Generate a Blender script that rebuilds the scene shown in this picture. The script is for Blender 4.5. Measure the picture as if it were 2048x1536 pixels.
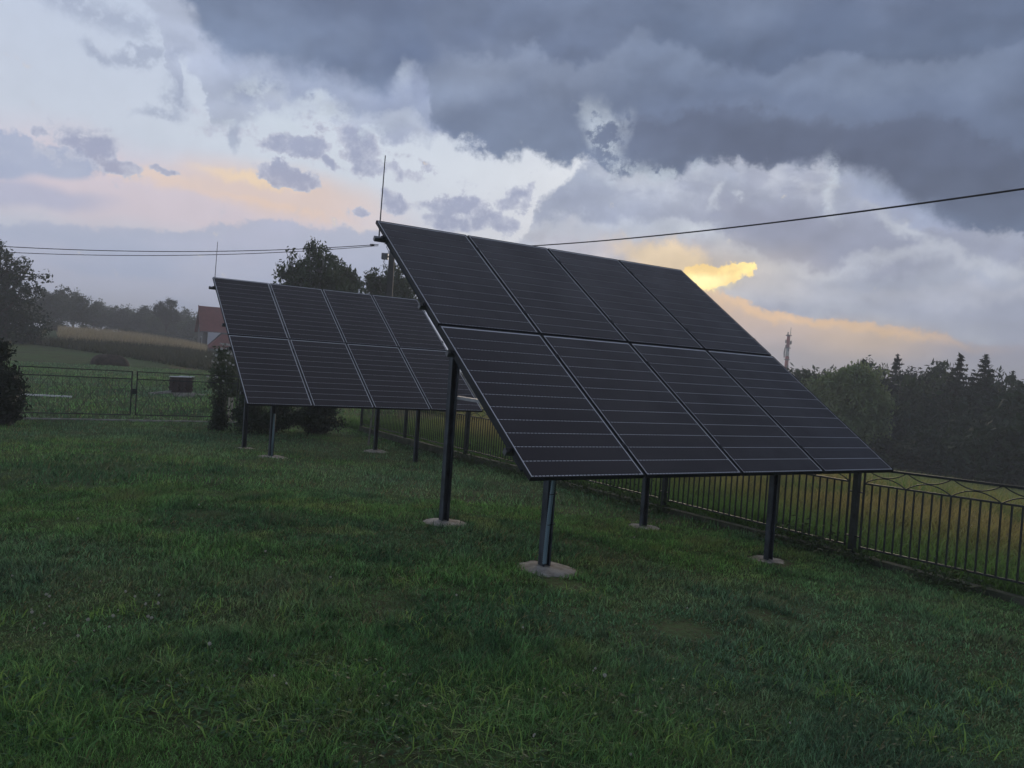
import bpy, bmesh, math, random
import numpy as np
from mathutils import Vector, Matrix, noise as mnoise

sc = bpy.context.scene
for o in list(bpy.data.objects):
    bpy.data.objects.remove(o)
rnd = random.Random(7)

# ------------------------------------------------------------------ camera
EYE = Vector((0, 0, 1.6))
PITCH, ROLL, FPX = -0.02538333, 0.06805960, 1597.905
fwd = Vector((0, math.cos(PITCH), math.sin(PITCH)))
rt = Vector((1, 0, 0)); upv = rt.cross(fwd)
cR, sR = math.cos(ROLL), math.sin(ROLL)
CR = rt * cR + upv * sR
CU = upv * cR - rt * sR
cam = bpy.data.cameras.new('camera')
cam.sensor_width = 36.0
cam.lens = 36.0 * FPX / 2048.0
cam.clip_start = 0.05; cam.clip_end = 3000
camo = bpy.data.objects.new('camera', cam)
sc.collection.objects.link(camo)
M = Matrix.Identity(4)
for i in range(3):
    M[i][0] = CR[i]; M[i][1] = CU[i]; M[i][2] = -fwd[i]; M[i][3] = EYE[i]
camo.matrix_world = M
sc.camera = camo

def ray(px, py):
    """direction seen at a place of the photograph (2048 x 1536)"""
    return CR * ((px - 1024) / FPX) + CU * (-(py - 768) / FPX) + fwd

def azel(px, py):
    d = ray(px, py).normalized()
    return math.degrees(math.atan2(d.x, d.y)), math.degrees(math.asin(d.z))

def srgb(r, g, b):
    def f(c):
        c /= 255.0
        return c / 12.92 if c <= 0.04045 else ((c + 0.055) / 1.055) ** 2.4
    return (f(r), f(g), f(b), 1.0)

# ------------------------------------------------------------------ node helper
class NT:
    def __init__(s, tree):
        s.t = tree; s.n = tree.nodes; s.l = tree.links
    def _in(s, sock, v):
        if v is None: return
        if isinstance(v, bpy.types.NodeSocket): s.l.new(v, sock)
        else:
            if hasattr(sock.default_value, '__len__') and not hasattr(v, '__len__'):
                v = (v,) * len(sock.default_value)
            if hasattr(v, '__len__') and len(v) == 4 and len(sock.default_value) == 3: v = v[:3]
            sock.default_value = v
    def m(s, op, a, b=None, c=None, clamp=False):
        n = s.n.new('ShaderNodeMath'); n.operation = op; n.use_clamp = clamp
        s._in(n.inputs[0], a); s._in(n.inputs[1], b); s._in(n.inputs[2], c)
        return n.outputs[0]
    def vm(s, op, a, b=None, out=0):
        n = s.n.new('ShaderNodeVectorMath'); n.operation = op
        s._in(n.inputs[0], a); s._in(n.inputs[1], b)
        return n.outputs['Value'] if op in ('LENGTH', 'DOT_PRODUCT', 'DISTANCE') else n.outputs[0]
    def mix(s, f, a, b, blend='MIX'):
        n = s.n.new('ShaderNodeMix'); n.data_type = 'RGBA'; n.blend_type = blend
        s._in(n.inputs[0], f); s._in(n.inputs[6], a); s._in(n.inputs[7], b)
        return n.outputs[2]
    def noise(s, vec, scale, detail=4, rough=.5, lac=2.0, dist=0.0, color=False):
        n = s.n.new('ShaderNodeTexNoise')
        s._in(n.inputs['Vector'], vec); n.inputs['Scale'].default_value = scale
        n.inputs['Detail'].default_value = detail; n.inputs['Roughness'].default_value = rough
        n.inputs['Lacunarity'].default_value = lac; n.inputs['Distortion'].default_value = dist
        return n.outputs['Color' if color else 'Fac']
    def sm(s, v, lo, hi, a=0.0, b=1.0, kind='SMOOTHSTEP'):
        n = s.n.new('ShaderNodeMapRange'); n.interpolation_type = kind
        s._in(n.inputs[0], v); s._in(n.inputs[1], lo); s._in(n.inputs[2], hi)
        s._in(n.inputs[3], a); s._in(n.inputs[4], b)
        return n.outputs[0]
    def ramp(s, v, stops, interp='LINEAR'):
        n = s.n.new('ShaderNodeValToRGB'); n.color_ramp.interpolation = interp
        e = n.color_ramp.elements
        while len(e) < len(stops): e.new(0.5)
        for i, (p, c) in enumerate(stops): e[i].position = p; e[i].color = c
        s._in(n.inputs[0], v); return n.outputs[0]
    def curve(s, v, pts, lo, hi, vlo, vhi):
        """float curve through (x, y) points, both given in their own ranges"""
        t = s.sm(v, lo, hi, kind='LINEAR')
        n = s.n.new('ShaderNodeFloatCurve'); s.l.new(t, n.inputs['Value'])
        cv = n.mapping.curves[0]
        q = [((x - lo) / (hi - lo), (y - vlo) / (vhi - vlo)) for x, y in pts]
        while len(cv.points) < len(q): cv.points.new(0.5, 0.5)
        for i, (x, y) in enumerate(q):
            cv.points[i].location = (x, y); cv.points[i].handle_type = 'AUTO_CLAMPED'
        n.mapping.update()
        return s.m('MULTIPLY_ADD', n.outputs[0], vhi - vlo, vlo)

# ------------------------------------------------------------------ sky: broken evening cloud, given by bearing and height above the horizon
SUN_AZ, SUN_EL = azel(1385, 420)            # middle of the bright breaks in the cloud in front of the hidden sun
world = bpy.data.worlds.new('World'); sc.world = world; world.use_nodes = True
world.node_tree.nodes.clear()
K = 0.279                                   # one unit of sky coordinate = 1/0.279 degree * ... about 100 px of the photograph
def sk(px, py):
    a, e = azel(px, py); return a * K, e * K
N = NT(world.node_tree)
tc = N.n.new('ShaderNodeTexCoord').outputs['Generated']
sx = N.n.new('ShaderNodeSeparateXYZ'); N.l.new(tc, sx.inputs[0])
az = N.m('MULTIPLY', N.m('ARCTAN2', sx.outputs[0], sx.outputs[1]), 57.29578 * K)
el = N.m('MULTIPLY', N.m('ARCSINE', N.m('MINIMUM', N.m('MAXIMUM', sx.outputs[2], -1), 1)), 57.29578 * K)
# noise lives on the direction itself, so it has no seam behind the camera; 1 unit there = 57.3*K = 16 sky units
azf = N.m('MULTIPLY', N.m('ARCTAN2', sx.outputs[0], N.m('ABSOLUTE', sx.outputs[1])), 57.29578 * K)   # bearing folded at left and right: no seam behind
def nz(scale, detail=5, rough=.55, off=(0, 0, 0), dist=0.0, color=False, sq=(1, 1, 1)):
    v = N.vm('ADD', N.vm('MULTIPLY', tc, sq), off)
    return N.noise(v, scale * 16.0, detail, rough, dist=dist, color=color)
def warp(scale, amp, detail=7, rough=.6, off=(0, 0, 0), yamp=None):
    c = nz(scale, detail, rough, off, color=True)
    w = N.vm('MULTIPLY', N.vm('SUBTRACT', c, (.5, .5, .5)), (amp * 2, (yamp or amp) * 2, 0))
    return N.vm('ADD', cv, w)
cmb = N.n.new('ShaderNodeCombineXYZ'); N.l.new(az, cmb.inputs[0]); N.l.new(el, cmb.inputs[1]); cv = cmb.outputs[0]
W1 = warp(.75, .62, 6, .68)                  # ragged
W2 = warp(.45, .5, 3, .5, (3, 1, 2))        # soft
cvf = N.n.new('ShaderNodeCombineXYZ'); N.l.new(azf, cvf.inputs[0]); N.l.new(el, cvf.inputs[1])
WB = N.vm('ADD', cvf.outputs[0], N.vm('SUBTRACT', W1, cv))
W3 = warp(1.5, .34, 5, .7, (7, 5, 1))       # fine, small
def blob(px, py, rx, ry, rot=0.0, soft=.35, w=None, s=1.0):
    cx, cy = sk(px, py)
    n = N.n.new('ShaderNodeMapping'); n.vector_type = 'TEXTURE'
    N.l.new(w if w is not None else W1, n.inputs[0])
    n.inputs['Location'].default_value = (cx, cy, 0)
    n.inputs['Rotation'].default_value = (0, 0, math.radians(rot))
    n.inputs['Scale'].default_value = (rx, ry, 1)
    return N.sm(N.vm('LENGTH', n.outputs[0]), 1 + soft, 1 - soft, 0.0, s)
def mx(*vs):
    r = vs[0]
    for v in vs[1:]: r = N.m('MAXIMUM', r, v)
    return r
def below(line, lo=-9.2, hi=9.2, w=None):
    """height above a line of photograph points, positive = over the line"""
    p = sorted(sk(*q) for q in line)
    src = w if w is not None else W1
    s2 = N.n.new('ShaderNodeSeparateXYZ'); N.l.new(src, s2.inputs[0])
    pts = [(lo, p[0][1])] + [q for q in p if lo < q[0] < hi] + [(hi, p[-1][1])]
    c = N.curve(s2.outputs[0], pts, lo, hi, -2.0, 12.0)
    return N.m('SUBTRACT', s2.outputs[1], c)
mul = lambda a, b: N.m('MULTIPLY', a, b)
n_big = nz(.32, 4, .5, (1, 2, 3)); n_mid = nz(.8, 5, .58, (5, 2, 1)); n_fine = nz(2.2, 4, .62, (2, 8, 4))

# 0 open sky
sky = N.ramp(N.sm(el, 0, 7.5, kind='LINEAR'), [(0.0, srgb(176, 182, 204)), (.12, srgb(176, 190, 220)), (.3, srgb(200, 207, 222)),
             (.5, srgb(207, 216, 229)), (.72, srgb(196, 208, 227)), (1.0, srgb(166, 179, 206))])
sky = N.mix(N.sm(az, 2.0, 5.0), sky, srgb(214, 192, 184))
sky = N.mix(N.m('MULTIPLY', blob(0, 120, 3.2, 3.6, 0, .8, W2), .35), sky, srgb(190, 197, 218))
# Nishita daylight shows faintly through it all
nis = N.n.new('ShaderNodeTexSky'); nis.sky_type = 'NISHITA'; nis.sun_disc = False
nis.sun_elevation = math.radians(SUN_EL); nis.sun_rotation = math.radians(SUN_AZ)
sky = N.mix(.06, sky, N.vm('MULTIPLY', nis.outputs[0], (.12, .12, .12)))
# 1 pink and orange veil, low left
sky = N.mix(mul(blob(330, 400, 4.0, .75, -2, .5, W2), .85), sky, srgb(217, 203, 212))
sky = N.mix(mul(blob(560, 388, 1.75, .38, -4, .6, W2), .85), sky, srgb(226, 204, 194))
sky = N.mix(mul(blob(280, 350, 1.0, .14, -3, .8, W3), .6), sky, srgb(238, 212, 190))
sky = N.mix(mul(blob(500, 356, .8, .1, -3, .8, W3), .8), sky, srgb(244, 218, 184))
sky = N.mix(mul(blob(540, 412, 1.3, .08, -5, .9, W3), .5), sky, srgb(238, 208, 184))
# 2 lavender bank along the left horizon
bk = below([(0, 440), (150, 452), (290, 458), (340, 468), (385, 462), (425, 448), (540, 444), (640, 452), (760, 462), (1000, 500), (1400, 640), (2048, 760)], w=W3)
bkm = mul(N.sm(bk, .06, -.06), N.sm(az, 4, -2))
rim = mul(N.sm(N.m('ABSOLUTE', bk), .12, 0), N.sm(az, -3.2, -3.8, 1, .2))
sky = N.mix(mul(mul(rim, N.sm(az, 0, -2)), .35), sky, srgb(238, 220, 205))
bcol = N.mix(N.sm(el, .4, 2.6), srgb(166, 180, 212), srgb(178, 185, 206))
bcol = N.mix(N.sm(nz(.5, 3, .5, (9, 1, 1), sq=(1, 1, 3)), .4, .65), bcol, srgb(182, 188, 212))
sky = N.mix(mul(bkm, .9), sky, bcol)
# 3 left cloud
lc = mx(blob(20, 318, 1.2, .46, 0, .35, W1), blob(105, 335, .6, .24, 0, .3, W3))
lc = N.sm(N.m('MULTIPLY_ADD', N.m('SUBTRACT', n_fine, .5), 1.3, lc), .25, .65)
lcut = N.sm(below([(0, 366), (170, 362), (300, 362)], w=W2), -.08, .06)
lcc = N.mix(N.sm(el, 3.9, 3.2), srgb(184, 190, 210), srgb(160, 173, 203))
lcc = N.mix(N.sm(n_mid, .35, .65, 0, .5), lcc, srgb(186, 193, 212))
sky = N.mix(mul(mul(lc, lcut), .95), sky, lcc)
sky = N.mix(mul(blob(60, 395, 1.2, .2, 0, .5, W2), .7), sky, srgb(172, 180, 208))
# 4 small ragged clouds
sm_ = mx(blob(235, 335, .42, .16, 0, .3, W3), blob(190, 308, .42, .2, 20, .5), blob(150, 285, .3, .12, 0, .6), blob(325, 345, .22, .07, 0, .5, W3),
         blob(84, 265, .14, .07, 0, .5, W3), blob(590, 293, .66, .24, 5, .25, W3), blob(568, 350, .62, .2, -8, .25, W3), blob(722, 290, .58, .34, -20, .5),
         blob(745, 335, .45, .24, 10, .5), blob(800, 408, .22, .24, 30, .6), blob(905, 410, .62, .2, 10, .35, W3), blob(1030, 388, .4, .2, 25, .6),
         blob(900, 445, .5, .2, 0, .6), blob(990, 445, .4, .26, 0, .5), blob(650, 330, .2, .1, 0, .6), blob(725, 420, .25, .1, 0, .6))
frg = mx(blob(640, 275, 2.2, .42, -4, .6), blob(800, 320, 1.0, .3, -10, .6), blob(1000, 410, 1.7, .5, 8, .6), blob(180, 300, 1.0, .4, -15, .6))
frg = N.m('MULTIPLY', frg, N.sm(nz(1.3, 5, .66, (3, 6, 2), sq=(1, 1, 1.5)), .46, .62))
n_rag = nz(2.6, 5, .72, (8, 3, 5))
sraw = N.m('MULTIPLY_ADD', N.m('SUBTRACT', n_rag, .5), 2.4, mx(sm_, mul(frg, .75)))
sm_ = N.sm(sraw, .22, .62)
sky = N.mix(mul(sm_, .9), sky, N.mix(N.sm(sraw, .45, 1.15), srgb(192, 197, 214), srgb(154, 162, 190)))
def shelf(col, line, dark, light, w=None, up=1.3, dn=1.1, fade=None):
    # one billow standing before another: darker on the near side of its edge, lighter beyond
    d = N.m('MULTIPLY_ADD', N.m('SUBTRACT', n_fine, .5), .5, below(line, w=w if w is not None else WB))
    a = mul(N.sm(d, -.10, .16), N.sm(d, up, .15)); b_ = mul(N.sm(d, .12, -.12), N.sm(d, -dn, -.1))
    if fade is not None: a = mul(a, fade); b_ = mul(b_, fade)
    return N.mix(mul(b_, .6), N.mix(mul(a, .65), col, dark), light)
# 5 grey layers under the big cloud, right of centre
gl = below([(700, 900), (960, 560), (1040, 470), (1085, 405), (1150, 350), (1220, 300), (1300, 230), (2048, 200)], w=W1)
g5 = N.sm(gl, .1, -.14)
g5 = mul(g5, N.sm(az, -2.5, .8))
gcol = N.mix(N.sm(n_mid, .34, .68), srgb(158, 168, 190), srgb(190, 197, 212))
gcol = N.mix(N.sm(nz(1.1, 5, .62, (1, 9, 6), sq=(1, 1, 2)), .5, .62, 0, .55), gcol, srgb(150, 159, 184))
gcol = N.mix(mul(blob(1240, 440, 1.2, .5, 0, .8, W2), .6), gcol, srgb(172, 182, 205))
gcol = N.mix(mul(blob(1250, 500, 2.0, .26, -8, .7), .55), gcol, srgb(208, 198, 205))
gcol = N.mix(mul(blob(1625, 470, 2.0, .55, -12, .5), .95), gcol, srgb(138, 146, 170))
gcol = N.mix(mul(blob(1900, 500, 1.6, .5, -12, .6), .5), gcol, srgb(150, 160, 182))
gcol = N.mix(mul(blob(1700, 590, 2.6, .28, -6, .6, W2), .8), gcol, srgb(184, 192, 208))
gcol = N.mix(mul(blob(2000, 615, 2.4, .4, -6, .6, W2), .75), gcol, srgb(150, 160, 185))
gcol = shelf(gcol, [(1080, 440), (1200, 452), (1330, 440), (1440, 470), (1520, 520), (1640, 535), (1760, 500), (1850, 480), (1950, 520), (2100, 540)], srgb(146, 155, 180), srgb(196, 203, 216), up=.8, dn=.5)
gcol = shelf(gcol, [(1380, 590), (1500, 570), (1620, 580), (1760, 590), (1900, 575), (2100, 600)], srgb(166, 176, 197), srgb(186, 192, 208), up=.35, dn=.4)
for (px, py, rx, ry, ro) in ((1440, 400, .28, .08, 60), (1490, 392, .1, .07, 0), (1670, 375, .12, .35, 10), (1800, 450, .4, .1, -30), (1380, 470, .4, .14, 10)):
    gcol = N.mix(mul(blob(px, py, rx, ry, ro, .9), .55), gcol, srgb(208, 216, 226))
sky = N.mix(mul(g5, .95), sky, gcol)
# 6 low right: peach light under the layers
lr = below([(1400, 575), (1500, 606), (1600, 628), (1740, 645), (1850, 664), (2048, 690)], w=W3)
low = N.mix(N.sm(az, 6.0, 9.0), N.mix(N.sm(el, .3, 1.4), srgb(204, 190, 192), srgb(226, 196, 172)), srgb(158, 158, 178))
sky = N.mix(mul(mul(N.sm(lr, .05, -.05), N.sm(az, -.5, 3.8)), .96), sky, low)
edge = N.m('MULTIPLY', N.sm(N.m('ABSOLUTE', N.m('ADD', lr, .1)), .16, 0), blob(1640, 655, 2.3, .5, -4, .5, W2))
sky = N.mix(mul(edge, .85), sky, srgb(250, 208, 160))
sky = N.mix(mul(blob(1740, 690, .9, .35, 0, .9, W2), .45), sky, srgb(240, 202, 150))
# 7 the gap where the hidden sun lights the cloud yellow
sky = N.mix(blob(1340, 520, 1.0, .26, -12, .5, W1), sky, srgb(236, 214, 184))
yl = mx(blob(1425, 548, .60, .2, 6, .3, W1), blob(1472, 540, .42, .10, 14, .4, W3), blob(1395, 560, .42, .22, 0, .3, W3))
yl = N.sm(N.m('MULTIPLY_ADD', N.m('SUBTRACT', n_rag, .5), 1.7, yl), .25, .7)
sky = N.mix(yl, sky, N.mix(N.sm(n_fine, .35, .6), (1.35, .92, .28, 1), (1.7, 1.3, .45, 1)))
sky = N.mix(mul(blob(1405, 562, .42, .14, 0, .8, W3), .8), sky, (2.1, 1.75, .8, 1))
sky = N.mix(mul(blob(1400, 545, 1.5, .5, 0, .95, W2), .34), sky, srgb(252, 224, 176))
# 8 the big dark cloud
d8 = below([(-600, -900), (60, -500), (200, -60), (330, 40), (375, 120), (370, 200), (430, 242), (520, 246), (620, 244), (700, 262), (780, 276), (860, 288), (980, 312), (1080, 326), (1150, 340),
            (1300, 350), (1420, 330), (1520, 335), (1640, 350), (1740, 410), (1850, 448), (1960, 470), (2048, 478), (2400, 560)], w=WB)
d8 = N.m('MULTIPLY_ADD', N.m('SUBTRACT', n_fine, .5), .55, d8)
crisp = N.sm(d8, -.07, .15)
dcol = N.mix(N.sm(n_big, .38, .62), srgb(96, 112, 143), srgb(120, 136, 165))

core = below([(200, -300), (360, -20), (430, 80), (520, 130), (640, 158), (730, 178), (785, 160), (815, 138), (840, 150), (862, 235), (890, 292), (980, 325), (1060, 345), (1300, 370), (1640, 350), (2400, 560)], w=WB)
dcol = N.mix(N.sm(core, .05, 1.6, .0, .5), dcol, srgb(104, 116, 142))
dcol = N.mix(mul(blob(1010, 250, 2.2, .6, -10, .6), .6), dcol, srgb(112, 125, 150))
dcol = N.mix(mul(blob(1700, 320, 3.6, .8, -8, .6), .85), dcol, srgb(88, 98, 122))
dcol = N.mix(mul(blob(1680, 185, 1.5, .42, 12, .8, W2), .7), dcol, srgb(118, 132, 158))
dcol = N.mix(mul(blob(1450, 60, 1.8, .5, 25, .9, W2), .45), dcol, srgb(122, 136, 160))
dcol = N.mix(N.sm(azf, 5.5, 10.5, 0, .6), dcol, srgb(80, 94, 120))
sh1 = mul(N.sm(az, .6, 3.2), N.sm(az, 9.5, 7.8)); sh2 = mul(N.sm(az, -2.2, -1.0), N.sm(az, 2.6, .9)); sh3 = mul(N.sm(az, .5, 2.5), 1.0)
dcol = shelf(dcol, [(1250, 60), (1400, 120), (1500, 152), (1600, 128), (1700, 108), (1760, 140), (1850, 132), (1950, 110), (2100, 60)], srgb(90, 106, 134), srgb(124, 139, 166), fade=sh1)
dcol = shelf(dcol, [(800, 20), (860, 70), (960, 110), (1050, 100), (1130, 130), (1230, 90), (1320, 30)], srgb(98, 112, 140), srgb(136, 149, 174), fade=sh2)
dcol = shelf(dcol, [(900, 210), (1100, 225), (1300, 235), (1450, 215), (1560, 240), (1700, 262), (1850, 250), (2048, 300)], srgb(104, 119, 148), srgb(86, 97, 122), up=.9, dn=1.4, fade=sh3)
dcol = N.mix(mul(blob(905, 165, 1.1, .42, 30, .8, W1), .5), dcol, srgb(146, 159, 184))
lcol = N.mix(N.sm(n_mid, .3, .66), srgb(134, 147, 177), srgb(166, 178, 202))
lcol = N.mix(N.sm(d8, .5, .0, 0, .7), lcol, srgb(168, 176, 201))
lcol = shelf(lcol, [(300, 120), (420, 190), (500, 200), (560, 175), (640, 215), (720, 225), (800, 205), (860, 262), (950, 300)], srgb(146, 158, 186), srgb(186, 195, 212), up=.7, dn=.7)
lcol = N.mix(mul(blob(812, 120, .22, .4, -15, .9), .5), lcol, srgb(184, 195, 212))
lcol = N.mix(N.sm(az, -4.6, -6.6), lcol, srgb(176, 186, 208))
dcol = N.mix(N.sm(core, .3, -.15), dcol, lcol)
dcol = N.mix(N.sm(el, 7.5, 13, 0, .75), dcol, srgb(148, 156, 175))  # cloud overhead, out of view: made lighter to brighten the lawn
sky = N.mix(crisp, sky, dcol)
holes = mx(mul(blob(1205, 270, .62, .34, -62, .6), .95), mul(blob(1250, 250, .2, .3, 10, .7), .35), mul(blob(1245, 338, .42, .15, 25, .8), .9), blob(645, 208, .26, .16, 0, .6), blob(490, 205, .6, .3, 30, .7), blob(590, 240, .9, .26, 0, .8), blob(700, 250, .8, .2, -6, .8), blob(1330, 335, .6, .14, 5, .8), blob(1670, 372, .16, .4, 12, .8))
hm = mul(holes, N.sm(nz(1.9, 5, .68, (4, 4, 9)), .44, .55))
sky = N.mix(mul(hm, .66), sky, srgb(203, 214, 226))
# 9 dark rags off its left edge
rag = mx(blob(210, 116, .3, .1, -8, .6), mul(blob(310, 108, .75, .14, 12, .45), 1), blob(320, 218, .45, .1, 20, .7), blob(350, 185, .2, .3, 0, .7), blob(200, 28, 1.4, .18, -8, .9, W3), blob(465, 262, .1, .22, 0, .6))
rag = mul(rag, N.sm(nz(2.0, 5, .64, (6, 2, 3)), .36, .52))
sky = N.mix(mul(rag, .7), sky, srgb(154, 165, 190))
# relief: cloud heads a little lighter towards the hidden sun, a little darker away from it
ra = nz(.42, 4, .5, (2, 2, 2), sq=(1, 1, 1.5)); rb = nz(.42, 4, .5, (2.008, 2.0, 1.980), sq=(1, 1, 1.5))
rel = N.m('MULTIPLY', N.m('SUBTRACT', ra, rb), mx(mul(crisp, 1.0), g5, .15))
rel = N.m('MULTIPLY_ADD', rel, 1.25, 1.0)
grain = N.m('MULTIPLY_ADD', N.m('SUBTRACT', n_fine, .5), .10, 1.0)
k_ = N.m('MULTIPLY', N.m('MINIMUM', N.m('MAXIMUM', rel, .72), 1.3), grain)
kc = N.n.new('ShaderNodeCombineXYZ'); [N.l.new(k_, kc.inputs[i]) for i in range(3)]
sky = N.vm('MULTIPLY', sky, kc.outputs[0])
# below the horizon (never seen: ground covers it) the sky keeps its horizon colour
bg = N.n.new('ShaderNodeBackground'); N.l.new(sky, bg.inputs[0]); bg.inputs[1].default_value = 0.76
wo = N.n.new('ShaderNodeOutputWorld'); N.l.new(bg.outputs[0], wo.inputs[0])
world.cycles.sampling_method = 'NONE'

# ------------------------------------------------------------------ the sun, behind cloud
sd = Vector((math.sin(math.radians(SUN_AZ)) * math.cos(math.radians(SUN_EL)), math.cos(math.radians(SUN_AZ)) * math.cos(math.radians(SUN_EL)), math.sin(math.radians(SUN_EL))))
sun = bpy.data.lights.new('sun', 'SUN'); sun.energy = 1.5; sun.angle = math.radians(30); sun.color = (1.0, .82, .62)
suno = bpy.data.objects.new('sun', sun); sc.collection.objects.link(suno)
suno.rotation_euler = sd.to_track_quat('Z', 'Y').to_euler(); suno.location = (20, 30, 20)

sc.view_settings.view_transform = 'Standard'; sc.view_settings.look = 'None'
sc.view_settings.exposure = 0.52; sc.view_settings.gamma = 1.0; sc.view_settings.use_curve_mapping = False

# ================================================================== helpers for geometry
COL = sc.collection
def link(o, parent=None):
    COL.objects.link(o)
    if parent is not None: o.parent = parent
    return o
def tag(o, label=None, cat=None, group=None, kind=None):
    if label: o['label'] = label
    if cat: o['category'] = cat
    if group: o['group'] = group
    if kind: o['kind'] = kind
    return o
def empty(name, loc, rz=0.0):
    o = bpy.data.objects.new(name, None); COL.objects.link(o)
    o.location = loc; o.rotation_euler = (0, 0, rz); o.empty_display_size = .2
    return o
class MB:
    """collects simple solids, builds ONE mesh"""
    def __init__(s): s.v = []; s.f = []
    def add(s, vs, fs):
        k = len(s.v); s.v += [tuple(v) for v in vs]; s.f += [tuple(i + k for i in f) for f in fs]; return s
    def box(s, x0, x1, y0, y1, z0, z1, mat=None):
        vs = [Vector((x, y, z)) for z in (z0, z1) for y in (y0, y1) for x in (x0, x1)]
        if mat is not None: vs = [mat @ v for v in vs]
        return s.add(vs, [(0, 2, 3, 1), (4, 5, 7, 6), (0, 1, 5, 4), (2, 6, 7, 3), (0, 4, 6, 2), (1, 3, 7, 5)])
    def bar(s, a, b, w, h, up=(0, 0, 1)):
        a = Vector(a); b = Vector(b); d = b - a; L = d.length; d.normalize()
        x = d.cross(Vector(up))
        if x.length < 1e-4: x = d.cross(Vector((0, 1, 0)))
        x.normalize(); z = x.cross(d)
        m = Matrix((( x.x, d.x, z.x, a.x), (x.y, d.y, z.y, a.y), (x.z, d.z, z.z, a.z), (0, 0, 0, 1)))
        return s.box(-w / 2, w / 2, 0, L, -h / 2, h / 2, m)
    def tube(s, pts, rad, n=8, cap=True):
        pts = [Vector(p) for p in pts]; rings = []
        rad = rad if hasattr(rad, '__len__') else [rad] * len(pts)
        ref = Vector((0, 0, 1))
        d0 = (pts[-1] - pts[0]).normalized()
        if abs(d0.z) > .8: ref = Vector((1, 0, 0))
        for i, p in enumerate(pts):
            d = (pts[min(i + 1, len(pts) - 1)] - pts[max(i - 1, 0)]).normalized()
            x = d.cross(ref).normalized(); y = x.cross(d)
            rings.append([p + (x * math.cos(t) + y * math.sin(t)) * rad[i] for t in [2 * math.pi * k / n for k in range(n)]])
        vs = [v for r in rings for v in r]; fs = []
        for i in range(len(pts) - 1):
            for k in range(n):
                a = i * n + k; b = i * n + (k + 1) % n
                fs.append((a, b, b + n, a + n))
        if cap: fs += [tuple(range(n - 1, -1, -1)), tuple((len(pts) - 1) * n + k for k in range(n))]
        return s.add(vs, fs)
    def mesh(s, name, mat, smooth=False):
        me = bpy.data.meshes.new(name); me.from_pydata(s.v, [], s.f); me.update()
        if mat: me.materials.append(mat)
        if smooth: me.polygons.foreach_set('use_smooth', [True] * len(me.polygons))
        return me
    def build(s, name, mat, parent=None, smooth=False, loc=None):
        o = bpy.data.objects.new(name, s.mesh(name, mat, smooth)); link(o, parent)
        if loc is not None: o.location = loc
        return o
def bevel(o, w=.004, seg=1):
    m = o.modifiers.new('bevel', 'BEVEL'); m.width = w; m.segments = seg; m.limit_method = 'ANGLE'
    return o
def inst(name, me, parent=None, loc=(0, 0, 0), rot=(0, 0, 0), scale=(1, 1, 1)):
    o = bpy.data.objects.new(name, me); link(o, parent); o.location = loc; o.rotation_euler = rot; o.scale = scale
    return o

# ------------------------------------------------------------------ materials
def mat(name, rgb, rough=.7, spec=.4, metal=0.0, nscale=0, namt=0.0, bump=0.0, bscale=40, coords='Object', rgb2=None, trans=0.0):
    m = bpy.data.materials.new(name); m.use_nodes = True
    T = NT(m.node_tree); b = m.node_tree.nodes['Principled BSDF']
    col = tuple(rgb) + (1,)
    if nscale:
        t = T.n.new('ShaderNodeTexCoord').outputs[coords]
        f = T.noise(t, nscale, 5, .6)
        c2 = tuple(rgb2) + (1,) if rgb2 else tuple(min(1, c * (1 + namt)) for c in rgb) + (1,)
        c1 = col if rgb2 else tuple(c * (1 - namt) for c in rgb) + (1,)
        cc = T.mix(T.sm(f, .32, .68), c1, c2)
        T.l.new(cc, b.inputs['Base Color'])
    else: b.inputs['Base Color'].default_value = col
    b.inputs['Roughness'].default_value = rough; b.inputs['Specular IOR Level'].default_value = spec
    b.inputs['Metallic'].default_value = metal
    if bump:
        t = T.n.new('ShaderNodeTexCoord').outputs[coords]
        bn = T.n.new('ShaderNodeBump'); bn.inputs['Strength'].default_value = bump; bn.inputs['Distance'].default_value = .02
        T.l.new(T.noise(t, bscale, 5, .65), bn.inputs['Height']); T.l.new(bn.outputs[0], b.inputs['Normal'])
    return m
def leafmat(name, c1, c2, scale=.35, rough=.65, attr=None, trans=.25, spec=.25):
    """foliage: colour varies clump by clump over the plant, part of the light passes through the blade"""
    m = bpy.data.materials.new(name); m.use_nodes = True
    T = NT(m.node_tree); b = m.node_tree.nodes['Principled BSDF']; out = m.node_tree.nodes['Material Output']
    if attr:
        a = T.n.new('ShaderNodeAttribute'); a.attribute_name = attr; col = a.outputs['Color']
    else:
        t = T.n.new('ShaderNodeTexCoord').outputs['Object']
        col = T.mix(T.sm(T.noise(t, scale, 3, .6), .35, .65), tuple(c1) + (1,), tuple(c2) + (1,))
    T.l.new(col, b.inputs['Base Color']); b.inputs['Roughness'].default_value = rough
    b.inputs['Specular IOR Level'].default_value = spec
    tr = T.n.new('ShaderNodeBsdfTranslucent'); T.l.new(col, tr.inputs[0])
    mx_ = T.n.new('ShaderNodeMixShader'); mx_.inputs[0].default_value = trans
    T.l.new(b.outputs[0], mx_.inputs[1]); T.l.new(tr.outputs[0], mx_.inputs[2]); T.l.new(mx_.outputs[0], out.inputs[0])
    return m

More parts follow.
